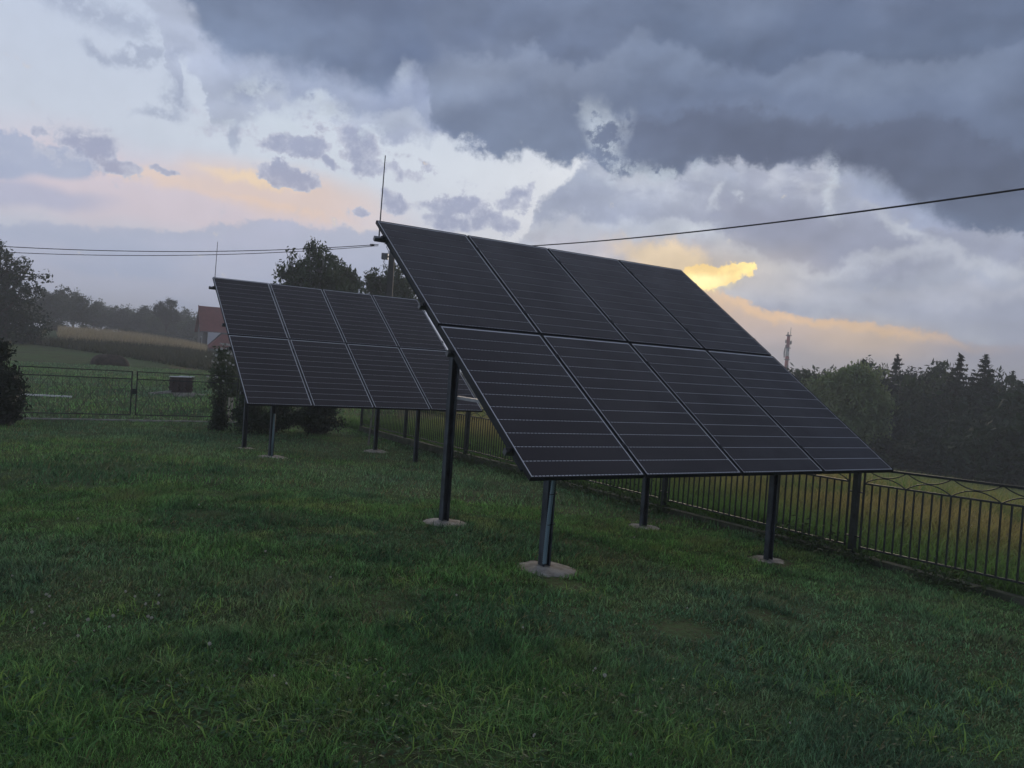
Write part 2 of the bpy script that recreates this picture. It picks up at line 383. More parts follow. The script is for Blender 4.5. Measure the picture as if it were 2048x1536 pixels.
M_black = mat('black anodised frame', (.018, .019, .022), .6, .3, nscale=3, namt=.25)
M_galv = mat('dull galvanised steel', (.10, .105, .11), .5, .5, .35, nscale=9, namt=.35, bump=.1)
M_post = mat('dark galvanised post', (.045, .055, .07), .5, .45, .2, nscale=6, namt=.4, bump=.12, bscale=60)
M_alu = mat('aluminium rail', (.13, .135, .145), .42, .5, .4, nscale=5, namt=.2)
M_bright = mat('bright zinc bar', (.34, .35, .37), .45, .5, .4, nscale=7, namt=.2)
M_raft = mat('matt dark rafter', (.050, .055, .062), .9, .08)
M_pipe = mat('blue grey ribbed conduit', (.15, .23, .27), .55, .4)
M_tie = mat('black cable tie', (.012, .012, .013), .5)
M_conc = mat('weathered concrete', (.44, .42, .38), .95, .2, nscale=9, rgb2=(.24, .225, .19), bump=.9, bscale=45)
M_iron = mat('dark green iron paint', (.018, .024, .022), .55, .4, nscale=10, namt=.4)
M_plinth = mat('damp mossy concrete', (.085, .09, .065), .95, .2, nscale=5, rgb2=(.04, .05, .03), bump=.6, bscale=20)
M_rod = mat('lightning rod metal', (.10, .10, .11), .4, .5, .5)

# solar cell surface: black monocrystalline silicon under textured glass
def cell_material():
    m = bpy.data.materials.new('monocrystalline cell'); m.use_nodes = True
    T = NT(m.node_tree); b = m.node_tree.nodes['Principled BSDF']
    t = T.n.new('ShaderNodeTexCoord').outputs['Object']
    s = T.n.new('ShaderNodeSeparateXYZ'); T.l.new(t, s.inputs[0])
    fr = T.m('FRACT', T.m('MULTIPLY', s.outputs[0], 1 / .0173))
    line = T.sm(fr, .06, .0, 0, 1, 'LINEAR')
    col = T.mix(line, (.0115, .0095, .0105, 1), (.034, .030, .032, 1))
    obi = T.n.new('ShaderNodeObjectInfo').outputs['Random']
    col = T.mix(T.m('MULTIPLY', obi, .3), col, (.019, .015, .015, 1))
    geo_ = T.n.new('ShaderNodeNewGeometry').outputs['Position']
    film = T.sm(T.noise(geo_, 1.3, 6, .7), .42, .75, 0, .5)
    col = T.mix(film, col, (.022, .020, .020, 1))
    T.l.new(col, b.inputs['Base Color'])
    w = T.n.new('ShaderNodeTexCoord').outputs['Object']
    wp = T.n.new('ShaderNodeNewGeometry').outputs['Position']
    dust = T.noise(wp, 2.2, 6, .65)
    T.l.new(T.sm(dust, .3, .7, .28, .42), b.inputs['Roughness'])
    b.inputs['Specular IOR Level'].default_value = .27; b.inputs['Specular Tint'].default_value = (1.0, .86, .88, 1)   # anti-reflective coating
    return m
M_cell = cell_material()
def backsheet_material():
    m = bpy.data.materials.new('white backsheet with ribbons'); m.use_nodes = True
    T = NT(m.node_tree); b = m.node_tree.nodes['Principled BSDF']
    t = T.n.new('ShaderNodeTexCoord').outputs['Object']
    s = T.n.new('ShaderNodeSeparateXYZ'); T.l.new(t, s.inputs[0])
    fr = T.m('FRACT', T.m('MULTIPLY', s.outputs[0], 1 / .0327))
    gap = T.sm(fr, .30, .33, 0, 1, 'LINEAR')
    inside = T.m('MULTIPLY', T.m('GREATER_THAN', s.outputs[0], .022), T.m('MULTIPLY', T.m('LESS_THAN', s.outputs[0], 1.016), T.m('LESS_THAN', s.outputs[1], 1.862)))
    k = T.m('MULTIPLY', T.m('SUBTRACT', 1.0, gap), inside)
    T.l.new(T.mix(k, (.68, .69, .71, 1), (.08, .08, .09, 1)), b.inputs['Base Color'])
    b.inputs['Roughness'].default_value = .35
    return m
M_back = backsheet_material()

# ------------------------------------------------------------------ value noise in numpy
_rs = np.random.RandomState(11)
_tab = _rs.rand(256, 256)
def vnoise(x, y, s=1.0, oct=4, rough=.5):
    x = np.asarray(x, float) / s + 57.3; y = np.asarray(y, float) / s + 91.7
    r = 0; a = 1; t = 0
    for o in range(oct):
        xi = np.floor(x).astype(int); yi = np.floor(y).astype(int)
        fx = x - xi; fy = y - yi; fx = fx * fx * (3 - 2 * fx); fy = fy * fy * (3 - 2 * fy)
        g = lambda i, j: _tab[(xi + i) % 256, (yi + j) % 256]
        r = r + a * ((g(0, 0) * (1 - fx) + g(1, 0) * fx) * (1 - fy) + (g(0, 1) * (1 - fx) + g(1, 1) * fx) * fy)
        t += a; a *= rough; x = x * 2.03 + 3.1; y = y * 2.03 + 1.7
    return r / t
def sstep(v, a, b):
    t = np.clip((np.asarray(v, float) - a) / (b - a), 0, 1); return t * t * (3 - 2 * t)

# ------------------------------------------------------------------ the lie of the land
YAW, TILT = 0.5574563523, 0.5964324951
PW, PL = 1.06, 1.9132178
U = Vector((math.cos(YAW), math.sin(YAW), 0)); Nn = Vector((-math.sin(YAW), math.cos(YAW), 0))
O1 = Vector((0.16604, 5.49897, 0.82506)); O2 = Vector((-4.08757, 12.36493, 0.70366))
def loc2(u, n, oo=O1):
    p = Vector((oo.x, oo.y, 0)) + U * u + Nn * n; return p.x, p.y
def uv_of(x, y):
    dx = x - O1.x; dy = y - O1.y
    return dx * U.x + dy * U.y, dx * Nn.x + dy * Nn.y
FU = 4.25
ctrl = [(0, 0, 0), (.35, 6.32, 0), (-.57, 7.75, .01), (2.57, 7.71, -.14), (1.6, 9.1, -.17), (-3.83, 13.23, -.21), (-1.6, 14.62, -.38),
        (-4.76, 14.66, -.29), (-2.52, 16.05, -.33), (-3, 3, 0), (3, 2, -.02), (0, -4, 0), (-6, 8, -.08), (-10, 12, -.2), (6, 1, -.05)]
for nn_, zz in ((-8, -.08), (-4, -.12), (-1.25, -.14), (.37, -.12), (3.16, -.20), (6, -.23), (8.5, -.25), (11.4, -.3), (15.4, -.34)):
    ctrl.append(loc2(FU, nn_) + (zz,))
for uu, nn_ in ((-3, 15.4), (-.7, 15.4), (1.5, 15.2)): ctrl.append(loc2(uu, nn_) + (-.30,))
for uu, nn_ in ((-6, 24), (2, 25), (-12, 18)): ctrl.append(loc2(uu, nn_) + (-.28,))
_c = np.array(ctrl)
def _ker(d): return np.exp(-(d / 4.5) ** 2)
_A = _ker(np.hypot(_c[:, None, 0] - _c[None, :, 0], _c[:, None, 1] - _c[None, :, 1])) + np.eye(len(_c)) * .03
_w = np.linalg.solve(_A, _c[:, 2] + .25 * sstep(_c[:, 1], 2, 16))
def ground(x, y):
    x = np.asarray(x, float); y = np.asarray(y, float)
    sh = x.shape; xf = x.ravel(); yf = y.ravel()
    z = np.zeros(len(xf))
    near = np.hypot(xf, yf) < 45
    if near.any():
        z[near] = _ker(np.hypot(xf[near][:, None] - _c[None, :, 0], yf[near][:, None] - _c[None, :, 1])) @ _w
    z = z - .25 * sstep(yf, 2, 16)
    u = (xf - O1.x) * U.x + (yf - O1.y) * U.y; n = (xf - O1.x) * Nn.x + (yf - O1.y) * Nn.y
    s = np.maximum(u - FU - 1.0, 0)
    dr = .085 * s * sstep(s, 0, 14)
    dr = np.where(dr > 5.2, 5.2 + (dr - 5.2) * .12, dr); dr = np.minimum(dr, 8)
    z = z - dr
    rise = np.interp(n, [20, 32, 45, 62, 85, 130, 400], [0, .08, .35, .95, 1.75, 2.4, 3])
    z = z + rise * (1 - sstep(u, 2, 42))
    return z.reshape(sh)
def gz(x, y): return float(ground(np.array([x]), np.array([y]))[0])
def at(px, py, D):
    """the point of the place seen at this spot of the photograph, D metres out"""
    d = ray(px, py); return EYE + d * (D / math.hypot(d.x, d.y))
def foot(px, D):
    p = at(px, 760, D); return Vector((p.x, p.y, gz(p.x, p.y)))

# ground sheet: fine near the camera, coarse far out
def axis(lo, hi):
    a = [0.0]; st = .35
    while a[-1] < hi: a.append(a[-1] + st); st = .35 if a[-1] < 26 else st * 1.13
    b = [0.0]; st = .35
    while b[-1] < -lo: b.append(b[-1] + st); st = .35 if b[-1] < 22 else st * 1.13
    return np.array([-v for v in b[:0:-1]] + a)
gx = axis(-620, 620); gy = axis(-620, 620)
X, Y = np.meshgrid(gx, gy); Zg = ground(X, Y)
Zg = Zg + (vnoise(X, Y, .9, 3) - .5) * .05 * (np.hypot(X, Y) < 60)
def grid_mesh(name, X, Y, Z, m):
    h, w_ = X.shape
    me = bpy.data.meshes.new(name)
    me.vertices.add(h * w_); me.vertices.foreach_set('co', np.stack([X, Y, Z], -1).astype(np.float32).ravel())
    i = np.arange((h - 1) * (w_ - 1)); r_ = i // (w_ - 1); c_ = i % (w_ - 1); a = r_ * w_ + c_
    q = np.stack([a, a + 1, a + w_ + 1, a + w_], 1)
    me.loops.add(q.size); me.loops.foreach_set('vertex_index', q.ravel().astype(np.int32))
    me.polygons.add(len(q)); me.polygons.foreach_set('loop_start', (np.arange(len(q)) * 4).astype(np.int32))
    me.polygons.foreach_set('use_smooth', np.ones(len(q), bool))
    me.update(calc_edges=True); me.materials.append(m)
    return me
def ground_material():
    m = bpy.data.materials.new('lawn and field ground'); m.use_nodes = True
    T = NT(m.node_tree); b = m.node_tree.nodes['Principled BSDF']
    t = T.n.new('ShaderNodeTexCoord').outputs['Object']
    g = T.mix(T.sm(T.noise(t, 1.2, 6, .65), .35, .65), (.036, .062, .025, 1), (.075, .118, .042, 1))
    g = T.mix(T.sm(T.noise(t, .25, 4, .6), .4, .65), g, (.058, .120, .036, 1))
    g = T.mix(T.sm(T.noise(t, 22, 4, .75), .42, .66, 0, .85), g, (.045, .034, .020, 1))
    s = T.n.new('ShaderNodeSeparateXYZ'); T.l.new(t, s.inputs[0])
    # beyond the fence: rough hay field, then a mown strip
    u = T.m('ADD', T.m('MULTIPLY', s.outputs[0], U.x), T.m('MULTIPLY', s.outputs[1], U.y))
    u = T.m('SUBTRACT', u, O1.x * U.x + O1.y * U.y)
    f = T.m('MULTIPLY', T.sm(u, FU, FU + .4), T.sm(u, 46, 40))
    fc = T.mix(T.sm(T.noise(t, .5, 6, .7), .38, .62), (.055, .080, .028, 1), (.12, .10, .045, 1))
    g = T.mix(f, g, fc)
    T.l.new(g, b.inputs['Base Color']); b.inputs['Roughness'].default_value = .95; b.inputs['Specular IOR Level'].default_value = .1
    bn = T.n.new('ShaderNodeBump'); bn.inputs['Strength'].default_value = .7; bn.inputs['Distance'].default_value = .06
    T.l.new(T.noise(t, 14, 6, .7), bn.inputs['Height']); T.l.new(bn.outputs[0], b.inputs['Normal'])
    return m
go = inst('ground', grid_mesh('ground', X, Y, Zg, ground_material())); tag(go, kind='structure')

# ------------------------------------------------------------------ solar arrays
ct, st_ = math.cos(TILT), math.sin(TILT)
R2, RL = PW - .020, PL - .022                      # outer size of one module
def frame_mesh():
    b = MB(); lip = .008; d = .035
    b.box(0, lip, 0, RL, -d, 0); b.box(R2 - lip, R2, 0, RL, -d, 0)
    b.box(lip, R2 - lip, 0, lip, -d, 0); b.box(lip, R2 - lip, RL - lip, RL, -d, 0)
    return b.mesh('frame', M_black)
ME_frame = frame_mesh()
ME_sheet = MB().box(.006, R2 - .006, .006, RL - .006, -.012, -.005).mesh('solar_panel', M_back)
CM, CG = .021, .0088; CT = .028                               # white margin beside the cells, gap between rows
ch = (RL - CM - CT + CG) / 12 - CG
ME_cell = MB().box(0, R2 - 2 * CM, 0, ch, 0, .002).mesh('cell_strip', M_cell)
ME_clamp = MB().box(-.018, .018, -.03, .03, -.02, .004).box(-.007, .007, -.007, .007, .004, .012).mesh('clamp', M_black)

def make_array(origin, zg, label, conduit):
    base_z = zg[0]
    root = empty('solar_array', (origin.x, origin.y, base_z), YAW)
    tag(root, label, 'solar panels', 'ground mounted solar arrays on the lawn')
    zb = origin.z - base_z
    for i in range(4):
        for k in range(2):
            y0 = k * PL + (.004 if k else 0)
            p = inst('solar_panel', ME_sheet, root, (i * PW + .01, y0 * ct, zb + y0 * st_), (TILT, 0, 0))
            inst('frame', ME_frame, p)
            for r_ in range(12):
                inst('cell_strip', ME_cell, p, (CM, CM + r_ * (ch + CG), -.0046))
    for i in range(1, 4):
        for s_ in (.33, 1.55, 2.27, 3.5):
            inst('clamp', ME_clamp, root, (i * PW, s_ * ct, zb + s_ * st_), (TILT, 0, 0))
    # mounting rails along the array, rafters up the slope
    def sl(x, s_, z):  # slope coordinates to local
        return Vector((x, s_ * ct - z * st_, zb + s_ * st_ + z * ct))
    for s_ in (.33, 1.55, 2.27, 3.5):
        b = MB(); b.bar(sl(-.09 if s_ > 3 else -.03, s_, -.058), sl(4 * PW + .05, s_, -.058), .042, .042, (0, -st_, ct))
        o = b.build('rail', M_alu, root)
        for xx in (-.012, 4 * PW + .0):
            MB().box(xx - .012, xx + .012, s_ * ct - .025, s_ * ct + .025, zb + s_ * st_ - .045, zb + s_ * st_ - .015).build('end_clamp', M_black, root)
    for x in (.12, .60, 3.20, 4 * PW - .12):
        b = MB(); b.bar(sl(x, .22, -.115), sl(x, 3.72, -.115), .05, .07, (0, -st_, ct)); b.build('rafter', M_raft, root)
    posts = [(.585, .60), (3.21, .60), (.565, 2.32), (3.13, 2.32)]
    for j, (px_, py_) in enumerate(posts):
        top = zb + py_ * math.tan(TILT) - .17 / ct
        gr = zg[j] - base_z
        b = MB()
        # channel section: web and two flanges with lips
        w2, dd, t_ = .036, .045, .005
        bot = gr - .35
        b.box(px_ - w2, px_ + w2, py_ - .003, py_ + .003, bot, top)
        b.box(px_ - w2, px_ - w2 + t_, py_ - dd, py_ - .0035, bot, top - .03); b.box(px_ + w2 - t_, px_ + w2, py_ - dd, py_ - .0035, bot, top - .03)
        b.box(px_ - w2, px_ - w2 + .014, py_ - dd - t_, py_ - dd - .0005, bot, top - .05); b.box(px_ + w2 - .014, px_ + w2, py_ - dd - t_, py_ - dd - .0005, bot, top - .05)
        if j in (0, 2): b.box(px_ - w2 - .001, px_ + w2 + .001, py_ + .0035, py_ + .022, bot, top)
        b.build('post', M_post, root)
        # joint plate
        MB().box(px_ - .048, px_ - .040, py_ - .07, py_ + .05, top - .18, top + .08).box(px_ + .040, px_ + .048, py_ - .07, py_ + .05, top - .18, top + .08).build('bracket', M_galv, root)
        # concrete pad, cast by hand
        vs = [(px_, py_ - .02, gr + .024)]; fs = []; nseg = 22; rr = .275 if j in (0, 1) else .25
        rp = random.Random(j * 7 + int(origin.y))
        offs = [1 + rp.uniform(-.09, .09) for _ in range(nseg)]
        for ri, (kr, kz) in enumerate(((.35, .019), (.72, .007), (1.0, -.018), (1.05, -.12))):
            for k in range(nseg):
                a = 2 * math.pi * k / nseg
                r_ = rr * kr * (1 + (offs[k] - 1) * (ri / 2 if ri < 3 else 1))
                vs.append((px_ + r_ * math.cos(a) * 1.05, py_ - .02 + r_ * math.sin(a), gr + kz + rp.uniform(-.006, .006) * (ri < 3)))
        fs += [(0, 1 + k, 1 + (k + 1) % nseg) for k in range(nseg)]
        for ri in range(3):
            for k in range(nseg):
                a = 1 + ri * nseg + k; b2 = 1 + ri * nseg + (k + 1) % nseg
                fs.append((a, a + nseg, b2 + nseg, b2))
        MB().add(vs, fs).build('concrete_pad', M_conc, root, True)
    # braces from the tall posts towards the rafters
    for x in (.60, 3.16):
        MB().bar((x + .005, 2.27, 1.235 - base_z - 0.0), (x + .005, 1.10, 1.235 - base_z), .035, .03).build('brace', M_bright, root)
    MB().bar((.62, .62, zb - .12 + .33), (3.18, .62, zb - .12 + .33), .03, .05).build('brace', M_post, root)
    # lightning rod at the upper left corner
    tp = sl(.05, 2 * PL - .06, -.06)
    b = MB(); b.tube([tp + Vector((0, .0, -.10)), tp + Vector((0, 0, .0)), tp + Vector((.012, 0, .74))], [.008, .007, .005], 6); b.build('lightning_rod', M_rod, root)
    if conduit:
        px_, py_ = posts[0]; gr = zg[0] - base_z; b = MB(); path = []
        for k in range(90):
            t = k / 89; z = gr + .05 + t * (.70)
            x = px_ - .040 + .034 * t ** 1.5; y = py_ - .074
            path.append((x, y, z))
        b.tube(path, [.0185 if k % 2 else .0150 for k in range(90)], 10); b.build('conduit', M_pipe, root, True)
        for z in (gr + .36, gr + .60):
            MB().tube([(px_ - .040, py_ - .05, z), (px_ - .044, py_ - .095, z), (px_ + .02, py_ - .097, z + .006), (px_ + .041, py_ - .048, z + .01)], .0035, 5).build('cable_tie', M_tie, root)
        px_, py_ = posts[2]
        gr = zg[2] - base_z
        MB().tube([(px_ + .02, py_ - .064, gr + .03), (px_ + .02, py_ - .064, gr + 1.3), (px_ + .03, py_ - .07, gr + 1.6)], .012, 8).build('conduit', M_post, root, True)
    else:
        px_, py_ = posts[0]; gr = zg[0] - base_z
        MB().tube([(px_, py_ - .069, gr + .02), (px_ + .01, py_ - .069, gr + .72)], .017, 8).build('conduit', M_pipe, root, True)
    return root
make_array(O1, [0, -.14, .01, -.17], 'large tilted rack of eight black solar panels, the nearer of the two', True)
make_array(O2, [-.21, -.38, -.29, -.33], 'tilted rack of eight black solar panels standing farther back on the left', False)

# ------------------------------------------------------------------ iron fence along the right side
def fz(n):   # top of the fence
    return float(np.interp(n, [-6, -1.2, .36, 3.2, 8.5, 15.4, 20], [.95, .86, .79, .76, .72, .66, .62]))
def fg(n): x, y = loc2(FU, n); return gz(x, y)
fence = empty('iron_fence', (*loc2(FU, -5.2), fg(-5.2)), YAW)
tag(fence, 'dark iron railing with touching arches on top along the right lawn edge', 'fence')
foff = Vector(fence.location)
def FL(n, z, du=0.0):   # local coordinates in the fence: y runs along it
    return Vector((du, n + 5.2, z - foff.z))
posts_n = [-5.2, -2.4, .40, 3.18, 5.92, 8.62, 11.40, 14.0]
GAPZ = .155
ME_bar = MB().box(-.0065, .0065, -.0065, .0065, 0, 1).mesh('bar', M_iron)
def arcmesh(span, h, sgn):
    b = MB(); pts = []
    for k in range(11):
        t = k / 10; pts.append((0, (t - .5) * span, sgn * h * (1 - (2 * t - 1) ** 2)))
    b.tube(pts, .006, 5); return b.mesh('arch', M_iron, True)
for i, n0 in enumerate(posts_n):
    tp = fz(n0); gd = fg(n0)
    MB().box(-.028, .028, n0 + 5.2 - .028, n0 + 5.2 + .028, gd - .2 - foff.z, tp + .05 - foff.z).build('post', M_iron, fence)
    if i + 1 >= len(posts_n): break
    n1 = posts_n[i + 1]; a0, a1 = n0 + .085, n1 - .085
    t0, t1 = fz(n0), fz(n1)
    z = lambda n, tt=(n0, n1, t0, t1): tt[2] + (tt[3] - tt[2]) * (n - tt[0]) / (tt[1] - tt[0])
    for nm, dz, hh in (('top_rail', 0, .022), ('middle_rail', -GAPZ, .018), ('bottom_rail', -.80, .018)):
        b = MB(); b.bar(FL(a0, z(a0) + dz), FL(a1, z(a1) + dz), hh, hh); b.build(nm, M_iron, fence)
    for aa in (a0, a1):
        b = MB(); b.bar(FL(aa, z(aa) - .82), FL(aa, z(aa)), .016, .016, (1, 0, 0)); b.build('side_bar', M_iron, fence)
        for dz in (-.25, -.7):
            s_ = -.06 if aa == a0 else .06
            MB().bar(FL(aa, z(aa) + dz), FL(aa + s_, z(aa) + dz), .014, .014).build('hinge_lug', M_iron, fence)
    nb = 30; sp = (a1 - a0) / nb
    for k in range(1, nb):
        n = a0 + k * sp
        o = inst('bar', ME_bar, fence, FL(n, z(n) - .80), (0, 0, 0), (1, 1, .80 - GAPZ))
    na = 6; sp = (a1 - a0) / na; slope = math.atan2(t1 - t0, n1 - n0)
    mu = arcmesh(sp, GAPZ / 2 - .004, 1); md = arcmesh(sp, GAPZ / 2 - .004, -1)
    for k in range(na):
        n = a0 + (k + .5) * sp
        inst('arch', mu, fence, FL(n, z(n) - GAPZ), (slope, 0, 0))
        inst('arch', md, fence, FL(n, z(n)), (slope, 0, 0))
    # concrete plinth under each bay
    b = MB(); g0, g1 = fg(n0), fg(n1); zt0 = g0 + (.06 if n0 < 5 else .13); zt1 = g1 + (.06 if n0 < 5 else .13)
    A = [FL(n0, g0 - .3, -.05), FL(n0, g0 - .3, .05), FL(n1, g1 - .3, .05), FL(n1, g1 - .3, -.05),
         FL(n0, zt0, -.05), FL(n0, zt0, .05), FL(n1, zt1, .05), FL(n1, zt1, -.05)]
    b.add(A, [(0, 3, 2, 1), (4, 5, 6, 7), (0, 1, 5, 4), (1, 2, 6, 5), (2, 3, 7, 6), (3, 0, 4, 7)])
    b.build('plinth', M_plinth, fence)

# ------------------------------------------------------------------ gate across the back of the lawn
GN_ = 15.45
gate = empty('double_gate', (*loc2(-.71, GN_), gz(*loc2(-.71, GN_))), YAW)
tag(gate, 'wide double leaf gate of thin dark tubes at the far end of the lawn', 'gate')
gt = lambda u: .93 - .36 - .0 * u      # height of the top tube over the gate's foot is about 1.2
for uu in (-3.05, 1.66):
    b = MB(); b.box(uu + .71 - .03, uu + .71 + .03, -.03, .03, -.3, 1.16); b.build('gate_post', M_iron, gate)
for side in (0, 1):
    x0, x1 = ((-2.98 + .71, -.04) if side == 0 else (.04, 1.60 + .71))
    b = MB(); H1, H2, H0 = 1.13, .96, .14
    for hz in (H1, H2, H0): b.bar((x0, 0, hz), (x1, 0, hz), .021, .021)
    b.bar((x0 + .014, 0, H0), (x0 + .014, 0, H1), .026, .026); b.bar((x1 - .014, 0, H0), (x1 - .014, 0, H1), .026, .026)
    leaf = b.build('gate_leaf', M_iron, gate)
    w_ = x1 - x0; nd = 2
    for k in range(nd):
        xa = x0 + .03 + (w_ - .06) * k / nd; xb = x0 + .03 + (w_ - .06) * (k + .5) / nd; xc = x0 + .03 + (w_ - .06) * (k + 1) / nd
        for p_, q_ in (((xa, 0, H2), (xb, 0, H0)), ((xb, 0, H0), (xc, 0, H2)), ((xa, .008, H0), (xb, .008, H2)), ((xb, .008, H2), (xc, .008, H0))):
            c = MB(); c.bar(p_, q_, .008, .008); c.build('diagonal_bar', M_iron, leaf)
    nv = 16
    for k in range(1, nv):
        x = x0 + w_ * k / nv
        c = MB(); c.bar((x, -.012, H0), (x, -.012, H1 if k % 4 == 0 else H2), .0055, .0055, (1, 0, 0)); c.build('bar', M_iron, leaf)
MB().box(-.05, .05, -.06, -.02, .62, .74).build('lock_box', M_iron, gate)
sill = MB().box(-2.5, 2.5, -.06, .04, -.2, .028).build('gate_sill', mat('pale concrete sill', (.24, .24, .23), .95, .2, nscale=6, namt=.3))
sill.location = (*loc2(-.71, GN_), gz(*loc2(-.71, GN_))); sill.rotation_euler = (0, 0, YAW)
tag(sill, 'long pale concrete sill lying in the grass under the double gate', 'sill')

# ================================================================== blades of grass
def blades(name, x, y, length, width, lean, tint, m, segs=2, zoff=0.0, droop=.4, seed=1):
    r_ = np.random.RandomState(seed); n = len(x)
    z = ground(x, y) + (vnoise(x, y, .9, 3) - .5) * .05 * (np.hypot(x, y) < 60) + zoff - .004
    az = r_.rand(n) * 2 * np.pi; ld = r_.rand(n) * 2 * np.pi
    ln = np.abs(lean * (0.35 + r_.rand(n)))
    sx_, sy_ = np.cos(az) * width / 2, np.sin(az) * width / 2
    dx, dy = np.cos(ld) * ln * length, np.sin(ld) * ln * length
    up = length * np.sqrt(np.maximum(.08, 1 - ln ** 2))
    B = np.stack([x, y, z], 1)
    Sv = np.stack([sx_, sy_, 0 * z], 1)
    if segs == 2:
        mid = B + np.stack([dx * .38, dy * .38, up * .58], 1)
        tip = B + np.stack([dx * (1 + .3 * droop), dy * (1 + .3 * droop), up * (1 - .25 * droop * ln)], 1)
        V = np.stack([B - Sv, B + Sv, mid + Sv * .8, mid - Sv * .8, tip], 1).reshape(-1, 3)
        k = np.arange(n) * 5
        L = np.stack([k, k + 1, k + 2, k + 3, k + 3, k + 2, k + 4], 1).ravel()
        ls = np.stack([np.arange(n) * 7, np.arange(n) * 7 + 4], 1).ravel(); nvb = 5
    else:
        tip = B + np.stack([dx, dy, up], 1)
        V = np.stack([B - Sv, B + Sv, tip], 1).reshape(-1, 3); k = np.arange(n) * 3
        L = np.stack([k, k + 1, k + 2], 1).ravel(); ls = np.arange(n) * 3; nvb = 3
    me = bpy.data.meshes.new(name)
    me.vertices.add(len(V)); me.vertices.foreach_set('co', V.astype(np.float32).ravel())
    me.loops.add(len(L)); me.loops.foreach_set('vertex_index', L.astype(np.int32))
    me.polygons.add(len(ls)); me.polygons.foreach_set('loop_start', ls.astype(np.int32))
    me.update(calc_edges=True)
    ca = me.color_attributes.new('tint', 'FLOAT_COLOR', 'POINT')
    C4 = np.ones((n, nvb, 4), np.float32); C4[:, :, :3] = tint[:, None, :]
    ca.data.foreach_set('color', C4.ravel())
    me.materials.append(m)
    return inst(name, me)
M_grass = leafmat('grass blades', None, None, attr='tint', rough=.55, trans=.42, spec=.25)

def sector(n, d0, d1, a0=-39, a1=39, seed=0, power=1.0):
    r_ = np.random.RandomState(seed)
    d = np.sqrt(r_.rand(n) * (d1 ** 2 - d0 ** 2) + d0 ** 2); a = np.radians(a0 + r_.rand(n) * (a1 - a0))
    return d * np.sin(a), d * np.cos(a)
pads = []
for oo in (O1, O2):
    for (pu, pn) in ((.585, .58), (3.21, .58), (.565, 2.30), (3.13, 2.30)): pads.append(loc2(pu, pn, oo))
def lawn_mask(x, y, r=.215):
    u, n = uv_of(x, y)
    ok = (u < FU - .07) & (n < GN_ - .12)
    for (a, b) in pads: ok &= np.hypot((x - a), (y - b)) + (vnoise(x, y, .12, 2) - .5) * .14 > r
    return ok
def grass_tint(x, y, seed):
    r_ = np.random.RandomState(seed); n = len(x)
    k = vnoise(x, y, 1.1, 4)[:, None]; k2 = vnoise(x + 40, y - 20, .35, 3)[:, None]; k3 = vnoise(x - 11, y + 7, 3.5, 3)[:, None]
    a = np.array([.055, .145, .055]); b = np.array([.110, .250, .066]); c = np.array([.175, .250, .070]); d = np.array([.24, .22, .11])
    t = a + (b - a) * sstep(k, .3, .7); t = t + (c - t) * sstep(k2, .52, .8) * .6
    t = t + (np.array([.11, .205, .115]) - t) * sstep(k3, .45, .65) * .5
    t = t * (.35 + 1.3 * r_.rand(n)[:, None] ** 1.3)
    t = t * (.86 + .3 * sstep(vnoise(x + 31, y - 17, .12, 3), .3, .7))[:, None]
    t = t + (np.array([.16, .15, .08]) - t) * sstep(vnoise(x + 90, y + 5, .6, 4)[:, None], .55, .8) * .3
    dry = (r_.rand(n) < .05)[:, None]
    return np.where(dry, d * (.7 + .6 * r_.rand(n)[:, None]), t * np.array([1.25, 1.18, 1.3]))
bare_spots = [at(800, 1395, 3.1), at(1370, 1165, 5.2), at(960, 1370, 3.2), at(1560, 1140, 5.9), at(380, 1330, 3.6), at(300, 1300, 3.8), at(1130, 1150, 5.9)]
def bare(x, y):
    b_ = np.zeros(len(x))
    for p in bare_spots: b_ = np.maximum(b_, 1 - sstep(np.hypot((x - p.x) / .26, (y - p.y) / .2) + (vnoise(x, y, .16, 4, .6) - .5) * 1.5, .5, 1.0))
    return b_
for (nm, n, d0, d1, ln, wd, lean, sg, sd) in (('near', 255000, 1.2, 4.6, .047, .0036, .75, 2, 1), ('mid', 310000, 4.4, 9.5, .050, .0062, .7, 2, 2), ('far', 250000, 9.2, 23, .060, .013, .6, 1, 3)):
    x, y = sector(n, d0, d1, {'near': -55, 'mid': -48, 'far': -41}[nm], {'near': 50, 'mid': 46, 'far': 41}[nm], seed=sd); ok = lawn_mask(x, y)
    x, y = x[ok], y[ok]; r_ = np.random.RandomState(sd + 50)
    tall = .45 + .75 * sstep(vnoise(x, y, .5, 4, .6), .3, .75) + .55 * sstep(vnoise(x + 5, y + 9, .13, 2), .5, .85)
    bs = bare(x, y); keep = r_.rand(len(x)) > bs * .75
    x, y, tall, bs = x[keep], y[keep], tall[keep], bs[keep]
    L_ = ln * tall * (.5 + r_.rand(len(x))) * (1 - .4 * bs)
    o = blades('lawn_grass', x, y, L_, np.full(len(x), wd) * (.6 + .8 * r_.rand(len(x))), lean, grass_tint(x, y, sd), M_grass, sg, seed=sd)
    tag(o, 'short uneven lawn grass round the solar panels, ' + {'near': 'the part in the foreground', 'mid': 'the part under the nearer rack', 'far': 'the part around the farther rack'}[nm], 'grass', kind='stuff')

